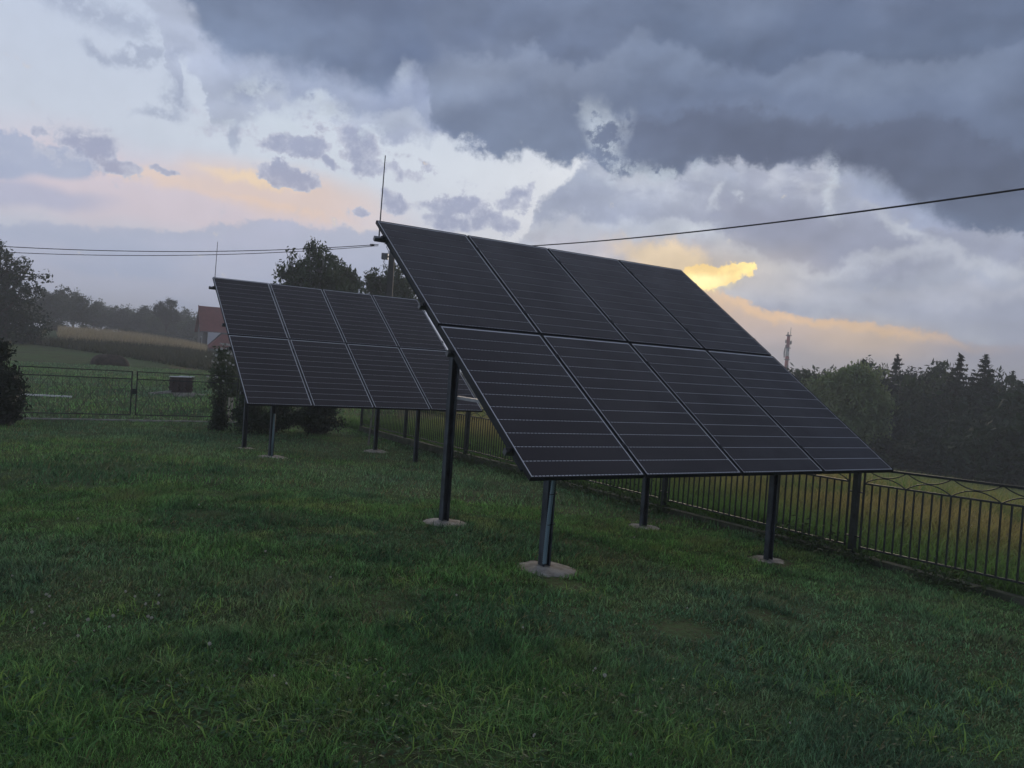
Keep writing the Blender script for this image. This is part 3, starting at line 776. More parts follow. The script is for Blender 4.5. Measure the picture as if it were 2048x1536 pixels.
# coarse tufts in the foreground
r_ = np.random.RandomState(9)
spots = [(90, 1450, 1.5), (40, 1480, 1.2), (210, 1440, .9), (560, 1460, 1.5), (480, 1470, 1.2), (640, 1440, 1.0), (360, 1330, .8), (240, 1240, .7), (700, 1230, .9), (830, 1270, .8), (920, 1260, .7), (790, 1480, 1.2),
         (1010, 1400, 1.1), (1080, 1450, 1.3), (1150, 1395, 1.1), (880, 1400, .9), (1290, 1390, 1.0), (1250, 1300, .7), (1360, 1330, .8), (1700, 1370, 1.0), (1650, 1380, .7), (1420, 1455, 1.0), (1340, 1490, 1.2), (1510, 1300, .6),
         (130, 1170, .6), (650, 1190, .7), (590, 1250, .8), (1860, 1480, .9), (1980, 1350, .7), (700, 1360, 1.0), (420, 1420, 1.1), (930, 1500, 1.4), (1200, 1500, 1.4), (60, 1380, 1.0)]
for k in range(60):
    spots.append((r_.uniform(-100, 2150), 1140 + 400 * r_.rand() ** .7, r_.uniform(.35, .9)))
xs = []; ys = []; Ls = []; Ws = []; ts = []
for (px, py, s_) in spots:
    d = ray(px, py); t = -1.6 / d.z; cx, cy = d.x * t, d.y * t
    nb = int(60 * s_ + 10); rr = .11 * s_ + .03
    xs.append(cx + r_.randn(nb) * rr * .7); ys.append(cy + r_.randn(nb) * rr * .7)
    Ls.append((.055 + .06 * s_) * (.4 + .8 * r_.rand(nb))); Ws.append(.0045 + .004 * r_.rand(nb))
    base = np.array([.19, .33, .08]) if r_.rand() < .6 else np.array([.12, .26, .08])
    ts.append(base * (.7 + .6 * r_.rand(nb)[:, None]) * np.array([1, 1, 1]))
x = np.concatenate(xs); y = np.concatenate(ys); ok = lawn_mask(x, y, .3)
o = blades('coarse_grass', x[ok], y[ok], np.concatenate(Ls)[ok], np.concatenate(Ws)[ok], 1.05, np.concatenate(ts)[ok], M_grass, 2, seed=77, droop=.9)
tag(o, 'coarse longer grass tufts standing out of the short lawn in the foreground', 'grass', kind='stuff')

# flat leaved weeds (clover, plantain) between the blades
r_ = np.random.RandomState(19); x, y = sector(8000, 1.3, 4.2, seed=91)
w_ok = lawn_mask(x, y, .3) & (vnoise(x + 3, y + 8, .45, 3) > .53); x, y = x[w_ok], y[w_ok]; n = len(x)
z = ground(x, y) + (vnoise(x, y, .9, 3) - .5) * .05 + .012 + .03 * r_.rand(n)
s_ = (.006 + .010 * r_.rand(n)); a = r_.rand(n) * 6.283; tz_ = (r_.rand(n) - .4) * 2.2
ux, uy = np.cos(a) * s_, np.sin(a) * s_
P4 = np.stack([np.stack([x - ux, y - uy, z], 1), np.stack([x + uy * .7, y - ux * .7, z + s_ * tz_ * .6], 1), np.stack([x + ux, y + uy, z + s_ * tz_ * 1.2], 1), np.stack([x - uy * .7, y + ux * .7, z + s_ * tz_ * .6], 1)], 1).reshape(-1, 3)
me = bpy.data.meshes.new('lawn_weeds'); me.vertices.add(n * 4); me.vertices.foreach_set('co', P4.astype(np.float32).ravel())
me.loops.add(n * 4); me.loops.foreach_set('vertex_index', np.arange(n * 4, dtype=np.int32)); me.polygons.add(n); me.polygons.foreach_set('loop_start', (np.arange(n) * 4).astype(np.int32)); me.update(calc_edges=True)
ca = me.color_attributes.new('tint', 'FLOAT_COLOR', 'POINT'); c4 = np.ones((n, 4, 4), np.float32)
c4[:, :, :3] = (np.array([.050, .125, .045]) * (.4 + r_.rand(n)[:, None]))[:, None, :]; ca.data.foreach_set('color', c4.ravel()); me.materials.append(M_grass)
tag(inst('lawn_weeds', me), 'small flat clover leaves mixed into the foreground grass', 'weeds', kind='stuff')
# straws and dry stalks
x, y = sector(230, 1.4, 7, seed=92); ok = lawn_mask(x, y, .3); x, y = x[ok], y[ok]; r_ = np.random.RandomState(93)
tag(blades('dry_stalks', x, y, .07 + .09 * r_.rand(len(x)), np.full(len(x), .0028), 1.2, np.array([.32, .30, .18]) * (.5 + .7 * r_.rand(len(x))[:, None]), M_grass, 2, seed=94, droop=1.0), 'scattered pale dry stalks in the foreground lawn', 'grass', kind='stuff')

# hay field beyond the railing
def field_xy(n, u0, u1, n0, n1, seed, p=2.0):
    r_ = np.random.RandomState(seed)
    u = u0 + (u1 - u0) * r_.rand(n) ** p; nn = n0 + (n1 - n0) * r_.rand(n)
    return O1.x + u * U.x + nn * Nn.x, O1.y + u * U.y + nn * Nn.y
def field_tint(x, y, seed):
    r_ = np.random.RandomState(seed); n = len(x); u, nn = uv_of(x, y)
    k = vnoise(x, y, 1.6, 4)[:, None]; br = (sstep(u, FU + .2, FU + 3.0) * (1 - sstep(u, FU + 12, FU + 22)))[:, None]
    gr = np.array([.085, .165, .045]); brn = np.array([.27, .215, .085]); yl = np.array([.20, .23, .07])
    t = gr + (yl - gr) * sstep((u - FU)[:, None], 8, 18)
    t = t + (brn - t) * br * sstep(k, .25, .6) * .85
    return t * (.45 + 1.1 * r_.rand(n)[:, None])
for (n, u0, u1, n0, n1, ln, wd, sd, p) in ((150000, FU + .12, FU + 6, -6, 16, .36, .009, 21, 1.1), (160000, FU + 5, FU + 33, -14, 34, .5, .026, 22, 1.3)):
    x, y = field_xy(n, u0, u1, n0, n1, sd, p)
    a = np.degrees(np.arctan2(x, y)); ok = (a > -16) & (a < 42) & (y > 2)
    x, y = x[ok], y[ok]; r_ = np.random.RandomState(sd)
    L_ = ln * (.45 + .75 * vnoise(x, y, .8, 3)) * (.5 + .8 * r_.rand(len(x)))
    o = blades('hay_field', x, y, L_, np.full(len(x), wd) * (.5 + 1.0 * r_.rand(len(x))), .75, field_tint(x, y, sd), M_grass, 1 if u0 > FU + 1 else 2, seed=sd)
    tag(o, 'tall rough hay grass with brown seed heads ' + ('right behind the iron railing' if u0 < FU + 1 else 'stretching away beyond the railing'), 'grass', kind='stuff')
# mown green strip beyond it
x, y = field_xy(60000, FU + 31, FU + 62, -20, 60, 31, 1.0); a = np.degrees(np.arctan2(x, y)); ok = (a > 5) & (a < 42); x, y = x[ok], y[ok]
r_ = np.random.RandomState(31)
o = blades('meadow_grass', x, y, .3 * (.5 + r_.rand(len(x))), np.full(len(x), .06), .5, np.array([.055, .105, .034]) * (.7 + .6 * r_.rand(len(x))[:, None]), M_grass, 1, seed=31)
tag(o, 'green meadow grass in front of the dark trees on the right', 'grass', kind='stuff')
# lawn beyond the gate
x, y = field_xy(90000, -22, 9, GN_ + .1, 42, 33, 1.0); a = np.degrees(np.arctan2(x, y)); ok = (a > -40) & (a < -8); x, y = x[ok], y[ok]
o = blades('meadow_grass', x, y, .08 * (.5 + np.random.RandomState(3).rand(len(x))), np.full(len(x), .03), .6, grass_tint(x, y, 8) * 1.1, M_grass, 1, seed=34)
tag(o, 'short green grass of the plot beyond the double gate', 'grass', kind='stuff')

# ================================================================== trees
def leaf_quads(P, size, r_, flat=0.0, droop=0.0, asp=1.0):
    n = len(P)
    a = r_.randn(n, 3); a[:, 2] *= (1 - flat); a /= np.linalg.norm(a, axis=1)[:, None] + 1e-9
    b = r_.randn(n, 3); b[:, 2] -= droop * 2; b -= (b * a).sum(1)[:, None] * a; b /= np.linalg.norm(b, axis=1)[:, None] + 1e-9
    c = np.cross(a, b)
    s = size * (.55 + .9 * r_.rand(n))[:, None]
    V = np.stack([P - b * s * asp, P + c * s * .42, P + b * s * asp, P - c * s * .42], 1).reshape(-1, 3)
    return V
def crown_mesh(name, lobes, nclump, per, csize, lsize, m, seed, droop=0.0, asp=1.0, shell=.55, wild=.16, squash=.8):
    """lobes: (x, y, z, rx, ry, rz). Leaf clumps thrown through their volume, most of them near the surface."""
    r_ = np.random.RandomState(seed)
    lb = np.array(lobes, float); vol = (lb[:, 3] * lb[:, 4] * lb[:, 5]) ** (2 / 3); pr = vol / vol.sum()
    idx = r_.choice(len(lb), nclump, p=pr)
    d = r_.randn(nclump, 3); d /= np.linalg.norm(d, axis=1)[:, None]
    rad = (shell + (1 - shell) * r_.rand(nclump)) * (1 + wild * r_.randn(nclump))
    C = lb[idx, :3] + d * lb[idx, 3:] * rad[:, None]
    cs = csize * (.5 + .9 * r_.rand(nclump))
    P = np.repeat(C, per, 0) + r_.randn(nclump * per, 3) * np.repeat(cs, per)[:, None] * np.array([1, 1, squash])
    if droop: P[:, 2] -= np.abs(r_.randn(len(P))) * csize * droop
    V = leaf_quads(P, lsize, r_, droop=droop, asp=asp)
    n = len(P); me = bpy.data.meshes.new(name)
    me.vertices.add(n * 4); me.vertices.foreach_set('co', V.astype(np.float32).ravel())
    me.loops.add(n * 4); me.loops.foreach_set('vertex_index', np.arange(n * 4, dtype=np.int32))
    me.polygons.add(n); me.polygons.foreach_set('loop_start', (np.arange(n) * 4).astype(np.int32))
    me.update(calc_edges=True); me.materials.append(m)
    return me
M_bark = mat('rough bark', (.055, .045, .035), .95, .1, nscale=4, namt=.4, bump=.5, bscale=8)
M_birch = mat('pale birch bark', (.30, .29, .27), .85, .2, nscale=3, rgb2=(.06, .055, .05), bump=.2)
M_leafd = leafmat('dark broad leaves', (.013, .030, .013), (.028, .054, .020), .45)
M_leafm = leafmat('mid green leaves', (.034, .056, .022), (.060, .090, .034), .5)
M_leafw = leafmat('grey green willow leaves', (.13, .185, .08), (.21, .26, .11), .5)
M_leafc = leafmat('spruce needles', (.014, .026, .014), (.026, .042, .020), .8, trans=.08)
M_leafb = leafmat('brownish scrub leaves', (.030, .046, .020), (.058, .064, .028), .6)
def trunk_mesh(H, r0, lobes, m, seed):
    r_ = random.Random(seed); b = MB()
    zt = max(l[2] for l in lobes)
    pts = []; k = 6
    for i in range(k + 1):
        t = i / k; pts.append((r_.uniform(-.04, .04) * H * .3 * t, r_.uniform(-.04, .04) * H * .3 * t, -.4 + (zt + .4) * t))
    b.tube(pts, [r0 * (1.25 - t * 1.1 / 1) if t < 1 else r0 * .12 for t in [i / k for i in range(k + 1)]], 8)
    for l in lobes:
        z0 = max(.18 * H, l[2] * .55); s_ = Vector((0, 0, z0)); e = Vector(l[:3]) + Vector((l[3] * r_.uniform(-.5, .5), l[4] * r_.uniform(-.5, .5), l[5] * .5))
        mid = (s_ + e) / 2 + Vector((r_.uniform(-.2, .2), r_.uniform(-.2, .2), -.1 * H * .3))
        b.tube([s_, mid, e], [r0 * .5, r0 * .32, r0 * .06], 6)
        for q in range(5):
            d = Vector((r_.gauss(0, 1), r_.gauss(0, 1), r_.gauss(.3, .8))).normalized()
            e2 = Vector(l[:3]) + Vector((d.x * l[3], d.y * l[4], d.z * l[5])) * .95
            b.tube([mid.lerp(e, .3 + .12 * q), e2], [r0 * .18, r0 * .03], 4)
    return b.mesh('trunk', m)
def spruce_meshes(H, R, seed, tiers=26, gap=.0):
    r_ = np.random.RandomState(seed); V = []; P = []
    for t in range(tiers):
        f = t / (tiers - 1); z = H * (.10 + .88 * f); rr = R * (1 - f) ** .85 + .06
        nb = int(7 + 9 * (1 - f))
        for k in range(nb):
            a = r_.rand() * 2 * np.pi; L = rr * (.7 + .45 * r_.rand()); nseg = int(max(5, L * 20))
            s = r_.rand(nseg) ** .7
            px = np.cos(a) * L * s; py = np.sin(a) * L * s; pz = z - .25 * L * s + .22 * L * s ** 2
            P.append(np.stack([px, py, pz], 1) + r_.randn(nseg, 3) * np.array([.07, .07, .035]) * (H / 7))
    P.append(np.stack([r_.randn(30) * .03, r_.randn(30) * .03, H * (.9 + .13 * r_.rand(30))], 1))
    P = np.concatenate(P); Vq = leaf_quads(P, .13 * H / 7, r_, asp=1.2)
    n = len(P); me = bpy.data.meshes.new('crown'); me.vertices.add(n * 4); me.vertices.foreach_set('co', Vq.astype(np.float32).ravel())
    me.loops.add(n * 4); me.loops.foreach_set('vertex_index', np.arange(n * 4, dtype=np.int32)); me.polygons.add(n)
    me.polygons.foreach_set('loop_start', (np.arange(n) * 4).astype(np.int32)); me.update(calc_edges=True); me.materials.append(M_leafc)
    b = MB(); b.tube([(0, 0, -.4), (0, 0, H * .5), (0, 0, H * 1.0)], [.03 * H / 2, .02 * H / 2, .01], 7)
    return me, b.mesh('trunk', M_bark)
def rlobes(H, W, seed, n=7, low=.25, top=1.0):
    r_ = random.Random(seed); L = []
    for i in range(n):
        t = (i + .5) / n; z = H * (low + (top - low) * t * .88)
        w = W / 2 * math.sin(math.pi * (.25 + .68 * t)) ** .8
        a = r_.uniform(0, 6.28); d = w * r_.uniform(.2, .6)
        rx = w * r_.uniform(.5, .75); L.append((d * math.cos(a), d * math.sin(a), z, rx, rx, H * .13 * r_.uniform(.8, 1.3)))
    L.append((0, 0, H * (low + .3 * (1 - low)), W * .36, W * .36, H * .22))
    return L
TREE = {}
def template(kind, v):
    key = (kind, v)
    if key in TREE: return TREE[key]
    if kind == 'broad':
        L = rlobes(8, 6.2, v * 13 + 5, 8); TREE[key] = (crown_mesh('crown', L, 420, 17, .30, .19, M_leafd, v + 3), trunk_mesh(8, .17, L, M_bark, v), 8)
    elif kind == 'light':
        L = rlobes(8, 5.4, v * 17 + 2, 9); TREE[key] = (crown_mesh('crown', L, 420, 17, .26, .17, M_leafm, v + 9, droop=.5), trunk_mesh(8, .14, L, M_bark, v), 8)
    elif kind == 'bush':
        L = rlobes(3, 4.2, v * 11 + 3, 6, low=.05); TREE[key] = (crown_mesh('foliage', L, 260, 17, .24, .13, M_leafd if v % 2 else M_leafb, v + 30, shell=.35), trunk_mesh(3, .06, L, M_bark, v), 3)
    elif kind == 'spruce':
        TREE[key] = spruce_meshes(8, 2.5 + .4 * v, v + 60) + (8,)
    elif kind == 'pine':
        r_ = random.Random(v); L = [(r_.uniform(-1.4, 1.4), r_.uniform(-1.4, 1.4), r_.uniform(4.6, 7.2), 1.1, 1.1, .7) for _ in range(8)]
        TREE[key] = (crown_mesh('crown', L, 300, 18, .24, .15, M_leafc, v + 80), trunk_mesh(7.5, .16, L, M_bark, v), 8)
    return TREE[key]
CATS = {'broad': ('broadleaf_tree', 'tree'), 'light': ('leafy_tree', 'tree'), 'bush': ('bush', 'bush'), 'spruce': ('spruce_tree', 'tree'), 'pine': ('pine_tree', 'tree')}
def plant_top(kind, v, px, ptop, D, label, group=None, wscale=1.0, rot=0.0, zlift=0.0):
    """plants a copy whose top reaches the height seen at (px, ptop)"""
    cr, tk, H0 = template(kind, v)
    top = at(px, ptop, D); gr = gz(top.x, top.y) + zlift
    s = max(.1, (top.z - gr) / (H0 * 1.0))
    root = empty(CATS[kind][0], (top.x, top.y, gr), rot); root.scale = (s * wscale, s * wscale, s)
    tag(root, label, CATS[kind][1], group)
    inst(cr.name.split('.')[0], cr, root); inst('trunk', tk, root)
    return root
# -- left: the big tree with an overhanging branch, shaped on its own
def own_tree(name, label, px, D, lobes_px, m, leaf, nclump, per, csz, bark=M_bark, r0=.2, droop=0.0, seed=5, depth=.8, shell=.5, wild=.16, group=None):
    """lobes as (px, py, rx_px, ry_px) of the photograph turned into metres at distance D"""
    f_ = foot(px, D); k = D / FPX; root = empty(name, f_); tag(root, label, 'tree' if 'tree' in name else 'bush', group)
    hx = Vector((ray(px, 700).y, -ray(px, 700).x, 0)).normalized()      # across the view
    hy = Vector((-hx.y, hx.x, 0))
    L = []; r_ = random.Random(seed)
    for (lx, ly, rx, ry) in lobes_px:
        for rep in range(2 if rx > 25 else 1):
            p = at(lx, ly, D) - f_
            dd = r_.uniform(-.5, .5) * rx * k * 1.2
            L.append((p.x + hy.x * dd, p.y + hy.y * dd, p.z, rx * k, rx * k * depth, ry * k))
    inst('crown' if 'tree' in name else 'foliage', crown_mesh('crown', L, nclump, per, csz, leaf, m, seed, droop=droop, shell=shell, wild=wild), root)
    H = max(l[2] for l in L)
    inst('trunk', trunk_mesh(H, r0, L[:9], bark, seed), root)
    return root
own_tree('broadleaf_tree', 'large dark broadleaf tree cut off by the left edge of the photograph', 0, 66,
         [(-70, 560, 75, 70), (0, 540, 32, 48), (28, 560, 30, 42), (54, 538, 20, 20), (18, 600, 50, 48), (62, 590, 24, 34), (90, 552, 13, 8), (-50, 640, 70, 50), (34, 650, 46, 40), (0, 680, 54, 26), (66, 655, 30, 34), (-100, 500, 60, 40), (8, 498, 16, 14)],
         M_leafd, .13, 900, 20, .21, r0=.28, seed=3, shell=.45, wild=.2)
# wood behind, along the left horizon
lh = [(100, 578, 88), (125, 574, 96), (150, 580, 100), (168, 590, 92), (190, 604, 104), (205, 600, 110), (222, 614, 112), (240, 612, 106), (262, 612, 112), (280, 609, 108), (300, 616, 114), (318, 622, 104), (352, 624, 110), (372, 618, 112), (385, 628, 104),
      (60, 590, 90), (20, 590, 92), (415, 632, 115)]
lh.sort()
ORD = ['first', 'second', 'third', 'fourth', 'fifth', 'sixth', 'seventh', 'eighth', 'ninth', 'tenth', 'eleventh', 'twelfth', 'thirteenth', 'fourteenth', 'fifteenth', 'sixteenth', 'seventeenth', 'eighteenth', 'nineteenth', 'twentieth']
def ordl(vals, v): return ORD[sorted(vals).index(v)]
for i, (px, pt, D) in enumerate(lh):
    kind = ('broad', 'light', 'broad')[i % 3]
    D *= 1.35
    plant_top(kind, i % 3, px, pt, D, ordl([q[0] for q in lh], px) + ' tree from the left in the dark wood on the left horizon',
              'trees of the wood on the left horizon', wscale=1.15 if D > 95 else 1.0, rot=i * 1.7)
plant_top('pine', 1, 335, 596, 128, 'round topped pine standing above the left wood, next to the red roofed house', wscale=.85, rot=.6)
lbs = sorted([(115, 640, 80), (165, 650, 84), (210, 655, 88), (255, 655, 92), (300, 660, 96), (345, 665, 98), (385, 668, 98), (60, 650, 72), (10, 660, 66), (140, 668, 76)])
for i, (px, pt, D) in enumerate(lbs):
    D *= 1.3
    plant_top('bush', i % 4, px, pt, D, ORD[i] + ' low dark bush from the left at the foot of the left wood', 'bushes at the foot of the left wood', wscale=1.9, rot=i * 2.1)
# centre: loose airy trees behind the farther rack
own_tree('birch_tree', 'tall airy birch with a pointed crown behind the farther solar rack', 628, 43,
         [(628, 500, 18, 18), (640, 520, 28, 24), (600, 520, 20, 16), (580, 512, 14, 12), (570, 540, 20, 20), (612, 548, 46, 26), (650, 556, 44, 28), (585, 575, 34, 26), (640, 600, 70, 40)],
         M_leafm, .11, 460, 20, .15, M_birch, .16, .7, 8, shell=.45, wild=.24)
own_tree('birch_tree', 'shorter airy tree just left of the utility pole, behind the solar racks', 690, 47,
         [(672, 530, 16, 14), (690, 552, 26, 22), (705, 560, 16, 16), (680, 585, 44, 30)], M_leafm, .11, 300, 20, .16, M_birch, .12, .6, 11, shell=.35)
own_tree('birch_tree', 'bushy tree behind the utility pole, between the two solar racks', 780, 48,
         [(748, 552, 20, 16), (790, 545, 22, 18), (770, 570, 42, 26), (805, 575, 26, 22), (742, 572, 18, 16), (790, 610, 60, 36)], M_leafm, .11, 520, 20, .17, M_birch, .14, .6, 14, shell=.35)
# right: willow clump and the dark wood
own_tree('willow_tree', 'rounded grey green willow in front of the dark wood on the right', 1705, 50,
         [(1700, 760, 34, 26), (1722, 765, 40, 34), (1672, 770, 30, 26), (1690, 800, 60, 44), (1730, 815, 44, 50), (1755, 800, 20, 30), (1680, 850, 60, 44), (1735, 860, 38, 36), (1640, 800, 34, 40), (1610, 830, 40, 40)],
         M_leafw, .12, 1150, 22, .19, M_bark, .18, .5, 21, shell=.5)
own_tree('willow_tree', 'low leafy tree at the right edge of the nearer solar rack', 1612, 56,
         [(1600, 752, 20, 14), (1620, 760, 26, 20), (1590, 770, 26, 22), (1610, 790, 50, 34), (1580, 820, 50, 40)], M_leafm, .12, 420, 20, .19, M_bark, .14, .3, 23, shell=.45)
rh = [('broad', 1, 1738, 713, 78, .8), ('light', 0, 1765, 730, 80, .8), ('spruce', 0, 1795, 715, 82, 1.0), ('pine', 2, 1828, 724, 80, .9), ('broad', 2, 1856, 718, 84, .9), ('light', 1, 1880, 736, 78, .8),
      ('spruce', 1, 1921, 716, 74, 1.1), ('spruce', 2, 1972, 718, 72, 1.15), ('broad', 0, 2004, 748, 84, .8), ('spruce', 0, 2026, 748, 90, .8), ('broad', 1, 2060, 757, 80, .9), 
      ('broad', 0, 1710, 735, 84, .8), ('broad', 1, 1900, 750, 82, 1.0), ('light', 2, 1812, 742, 74, .9), ('broad', 2, 1945, 748, 78, 1.0), ('broad', 0, 1665, 742, 90, .9), ('broad', 1, 1590, 745, 96, .9), ('broad', 2, 1990, 765, 74, .9)]
rl = {'spruce': {1795: 'slim dark spruce left of the round crown in the right hand wood', 1921: 'pointed spruce, the left of the two tall ones in the right wood', 1972: 'wide ragged spruce, the right of the two tall ones in the right wood', 2026: 'small distant spruce tip near the right edge of the photograph'}}
for i, (kd, v, px, pt, D, ws) in enumerate(rh):
    D *= .78
    if kd == 'spruce': lab, grp = rl['spruce'][px], None
    elif kd == 'pine': lab, grp = 'loose crowned pine between the slim spruce and the round dark tree', None
    elif px == 1738: lab, grp = 'tallest broadleaf tree of the right hand wood, rising behind the willow', None
    elif px == 1856: lab, grp = 'round topped dark tree in the middle of the right hand wood', None
    else: lab, grp = ordl([q[2] for q in rh if q[2] not in (1738, 1856) and q[0] in ('broad', 'light')], px) + ' of the plain dark trees of the right wood, counted from the left', 'dark broadleaf trees of the right hand wood'
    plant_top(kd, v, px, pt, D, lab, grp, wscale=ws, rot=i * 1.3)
rbs = sorted([(1790, 800, 66, 1.5), (1840, 785, 68, 1.6), (1890, 790, 64, 1.6), (1940, 785, 66, 1.7), (1990, 790, 62, 1.7), (2040, 785, 60, 1.7), (2090, 780, 60, 1.7), (1960, 830, 56, 1.6), (2020, 825, 54, 1.6), (2075, 820, 52, 1.6), (1850, 840, 60, 1.5), (1905, 835, 58, 1.5)])
for i, (px, pt, D, ws) in enumerate(rbs):
    D *= .86
    plant_top('bush', 1 + 2 * (i % 2), px, pt, D, ORD[i] + ' dark undergrowth bush from the left at the foot of the right wood', 'undergrowth bushes of the right hand wood', wscale=ws * .62, rot=i * 1.9)
for i, (px, pt, D, ws) in enumerate([(1720, 868, 50, 1.5), (1780, 872, 48, 1.6), (1835, 868, 50, 1.6), (1880, 885, 50, 1.2)]):
    plant_top('bush', 2 * (i % 2), px, pt, D, ORD[i] + ' low brownish scrub bush from the left along the meadow, below the willow', 'brownish scrub along the meadow', wscale=ws, rot=i * 1.1)
# far wood closing the view behind the racks
f0 = foot(1150, 125); rw = random.Random(5); L = []
for i in range(46):
    px = 560 + i * 24; D = 125 + rw.uniform(-10, 12); q = at(px, 745 + (px - 1150) * .03 + rw.uniform(-14, 10), D)
    g_ = gz(q.x, q.y); h_ = (q.z - g_); r_x = rw.uniform(2.2, 3.6)
    L.append((q.x - f0.x, q.y - f0.y, g_ + h_ * .72 - f0.z, r_x, r_x, max(1.0, h_ * .30))); L.append((q.x - f0.x, q.y - f0.y, g_ + h_ * .3 - f0.z, r_x * 1.1, r_x * 1.1, max(1.0, h_ * .34)))
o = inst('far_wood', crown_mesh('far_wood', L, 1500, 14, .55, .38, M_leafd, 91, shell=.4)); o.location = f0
tag(o, 'far dark wood on the horizon behind the nearer rack', 'wood', kind='stuff')
# garden plants near the gate and under the farther rack
def shrub(name, label, u, n, H, W, m, seed, leaf=.035, ncl=170, per=16, csz=.07, conic=False, group=None):
    x, y = loc2(u, n); root = empty(name, (x, y, gz(x, y))); tag(root, label, 'bush', group)
    if conic: L = [(0, 0, H * (.12 + .78 * i / 6), W / 2 * (1.05 - i / 6.4), W / 2 * (1.05 - i / 6.4), H * .11) for i in range(7)]
    else: L = rlobes(H, W, seed, 6, low=.08)
    inst('foliage', crown_mesh('foliage', L, ncl, per, csz, leaf, m, seed, shell=.4), root)
    b = MB()
    for k in range(5):
        rr = random.Random(seed * 9 + k); b.tube([(0, 0, -.1), (rr.uniform(-.3, .3) * W, rr.uniform(-.3, .3) * W, H * .75)], [.016, .004], 5)
    inst('stem', b.mesh('stem', M_bark), root)
    return root
p = foot(2, 18.4); hu, hn = uv_of(p.x, p.y)
shrub('thuja', 'dense rounded dark thuja at the left end of the double gate', hu, hn, 1.74, .98, M_leafc, 3, .045, 620, 16, .08)
shrub('conifer_shrub', 'slim dark dwarf conifer standing before the right leaf of the gate', .80, 13.6, .88, .34, M_leafc, 5, .03, 260, 14, .05, True)
shrub('shrub', 'dark rounded shrub behind the left end of the farther rack', 1.35, 13.3, .95, .95, M_leafd, 6, ncl=260)
shrub('shrub', 'loose leggy shrub between the dwarf conifer and the farther rack', 1.75, 14.6, 1.0, .75, M_leafm, 7, ncl=110)
shrub('shrub', 'broad dark clipped shrub under the middle of the farther rack', 2.75, 13.2, .95, 1.5, M_leafc, 8, ncl=520)
shrub('shrub', 'smaller dark shrub under the farther rack, left of the broad clipped one', 2.0, 13.5, .8, .9, M_leafd, 12, ncl=220)
fl = shrub('flowering_shrub', 'pale flowering shrub beyond the gate, at the left edge of the farther rack', 2.2, 19.5, 1.9, 1.2, M_leafm, 9, .05, 200)
b = MB(); rr = random.Random(4)
for k in range(70):
    p = Vector((rr.gauss(0, .28), rr.gauss(0, .28), rr.uniform(.5, 1.9))); d = rr.uniform(.02, .04)
    b.box(p.x - d, p.x + d, p.y - .01, p.y + .01, p.z - d, p.z + d)
b.build('blossom', mat('pale blossom', (.42, .42, .40), .8), fl)['kind'] = 'stuff'
# sapling
x, y = loc2(3.33, 11.2); sap = empty('sapling', (x, y, gz(x, y))); tag(sap, 'thin leaning grey sapling stem between the posts of the farther rack', 'tree')
MB().tube([(0, 0, -.1), (.03, .02, .5), (.10, .05, 1.2)], [.022, .018, .012], 7).build('trunk', M_birch, sap)
inst('crown', crown_mesh('crown', [(.12, .05, 1.35, .3, .3, .28)], 60, 14, .07, .035, M_leafm, 4), sap)

# leafy weeds along the railing
def weed(label, u, n, s, seed):
    x, y = loc2(u, n); root = empty('weed', (x, y, gz(x, y))); tag(root, label, 'plant', 'leafy weeds along the railing')
    r_ = np.random.RandomState(seed); P = np.stack([r_.randn(120) * .16 * s, r_.randn(120) * .16 * s, np.abs(r_.randn(120)) * .11 * s + .03], 1)
    V = leaf_quads(P, .026, r_); me = MB(); me.add([tuple(v) for v in V], [tuple(range(4 * i, 4 * i + 4)) for i in range(len(P))])
    inst('leaves', me.mesh('leaves', M_leafm), root)
    b = MB()
    for i in range(0, 60, 4): b.tube([(0, 0, -.02), tuple(P[i])], [.004, .002], 4)
    inst('stem', b.mesh('stem', M_leafm), root)
wl = [(1575, 1078, 1.0), (1625, 1088, 1.1), (1660, 1098, .9), (1275, 1000, 1.2), (1225, 985, 1.2), (1180, 975, 1.1), (1320, 1018, .8), (1015, 935, 1.2), (985, 925, 1.2), (950, 915, 1.0), (1050, 940, 1.0), (920, 905, 1.0), (1140, 965, .9), (1715, 1120, .6), (1860, 1165, .6), (1925, 1180, .7)]
for i, (px, py, s) in enumerate(wl):
    d = ray(px, py); uo = (EYE.x - O1.x) * U.x + (EYE.y - O1.y) * U.y; t = (FU - .16 - uo) / (d.x * U.x + d.y * U.y)
    p = EYE + d * t; u, n = uv_of(p.x, p.y)
    weed(ordl([q[0] for q in wl], px) + ' leafy weed clump from the left along the foot of the railing', FU - .18, n, s, i)

# white clover heads in the lawn
M_clover = mat('clover flower', (.40, .39, .33), .8, .2)
cb = MB(); rr = random.Random(2)
for k in range(26):
    d = Vector((rr.gauss(0, 1), rr.gauss(0, 1), rr.gauss(0.3, 1))).normalized(); s_ = .009
    c = d * s_; cb.bar(c * .2, c, .0035, .0035)
ME_clover = cb.mesh('clover_flower', M_clover)
cl = [(24, 1163), (92, 1203), (98, 1207), (62, 1232), (63, 1238), (87, 1261), (98, 1227), (200, 1178), (225, 1248), (218, 1270), (187, 1277), (235, 1237), (295, 1250), (302, 1253), (317, 1208), (315, 1224), (269, 1210), (155, 1287), (68, 1270), (120, 1080), (155, 1045),
      (298, 1052), (397, 1020), (520, 1025), (530, 1120), (547, 1368), (572, 1383), (418, 1305), (912, 1203), (900, 1281), (1190, 1344), (1209, 1358), (1186, 1349), (1066, 1484), (1068, 1480), (1260, 1517), (1580, 1445), (1270, 1055), (1100, 1230), (660, 1172), (290, 1225), (250, 1200), (175, 1255), (1375, 1210), (1045, 1265)]
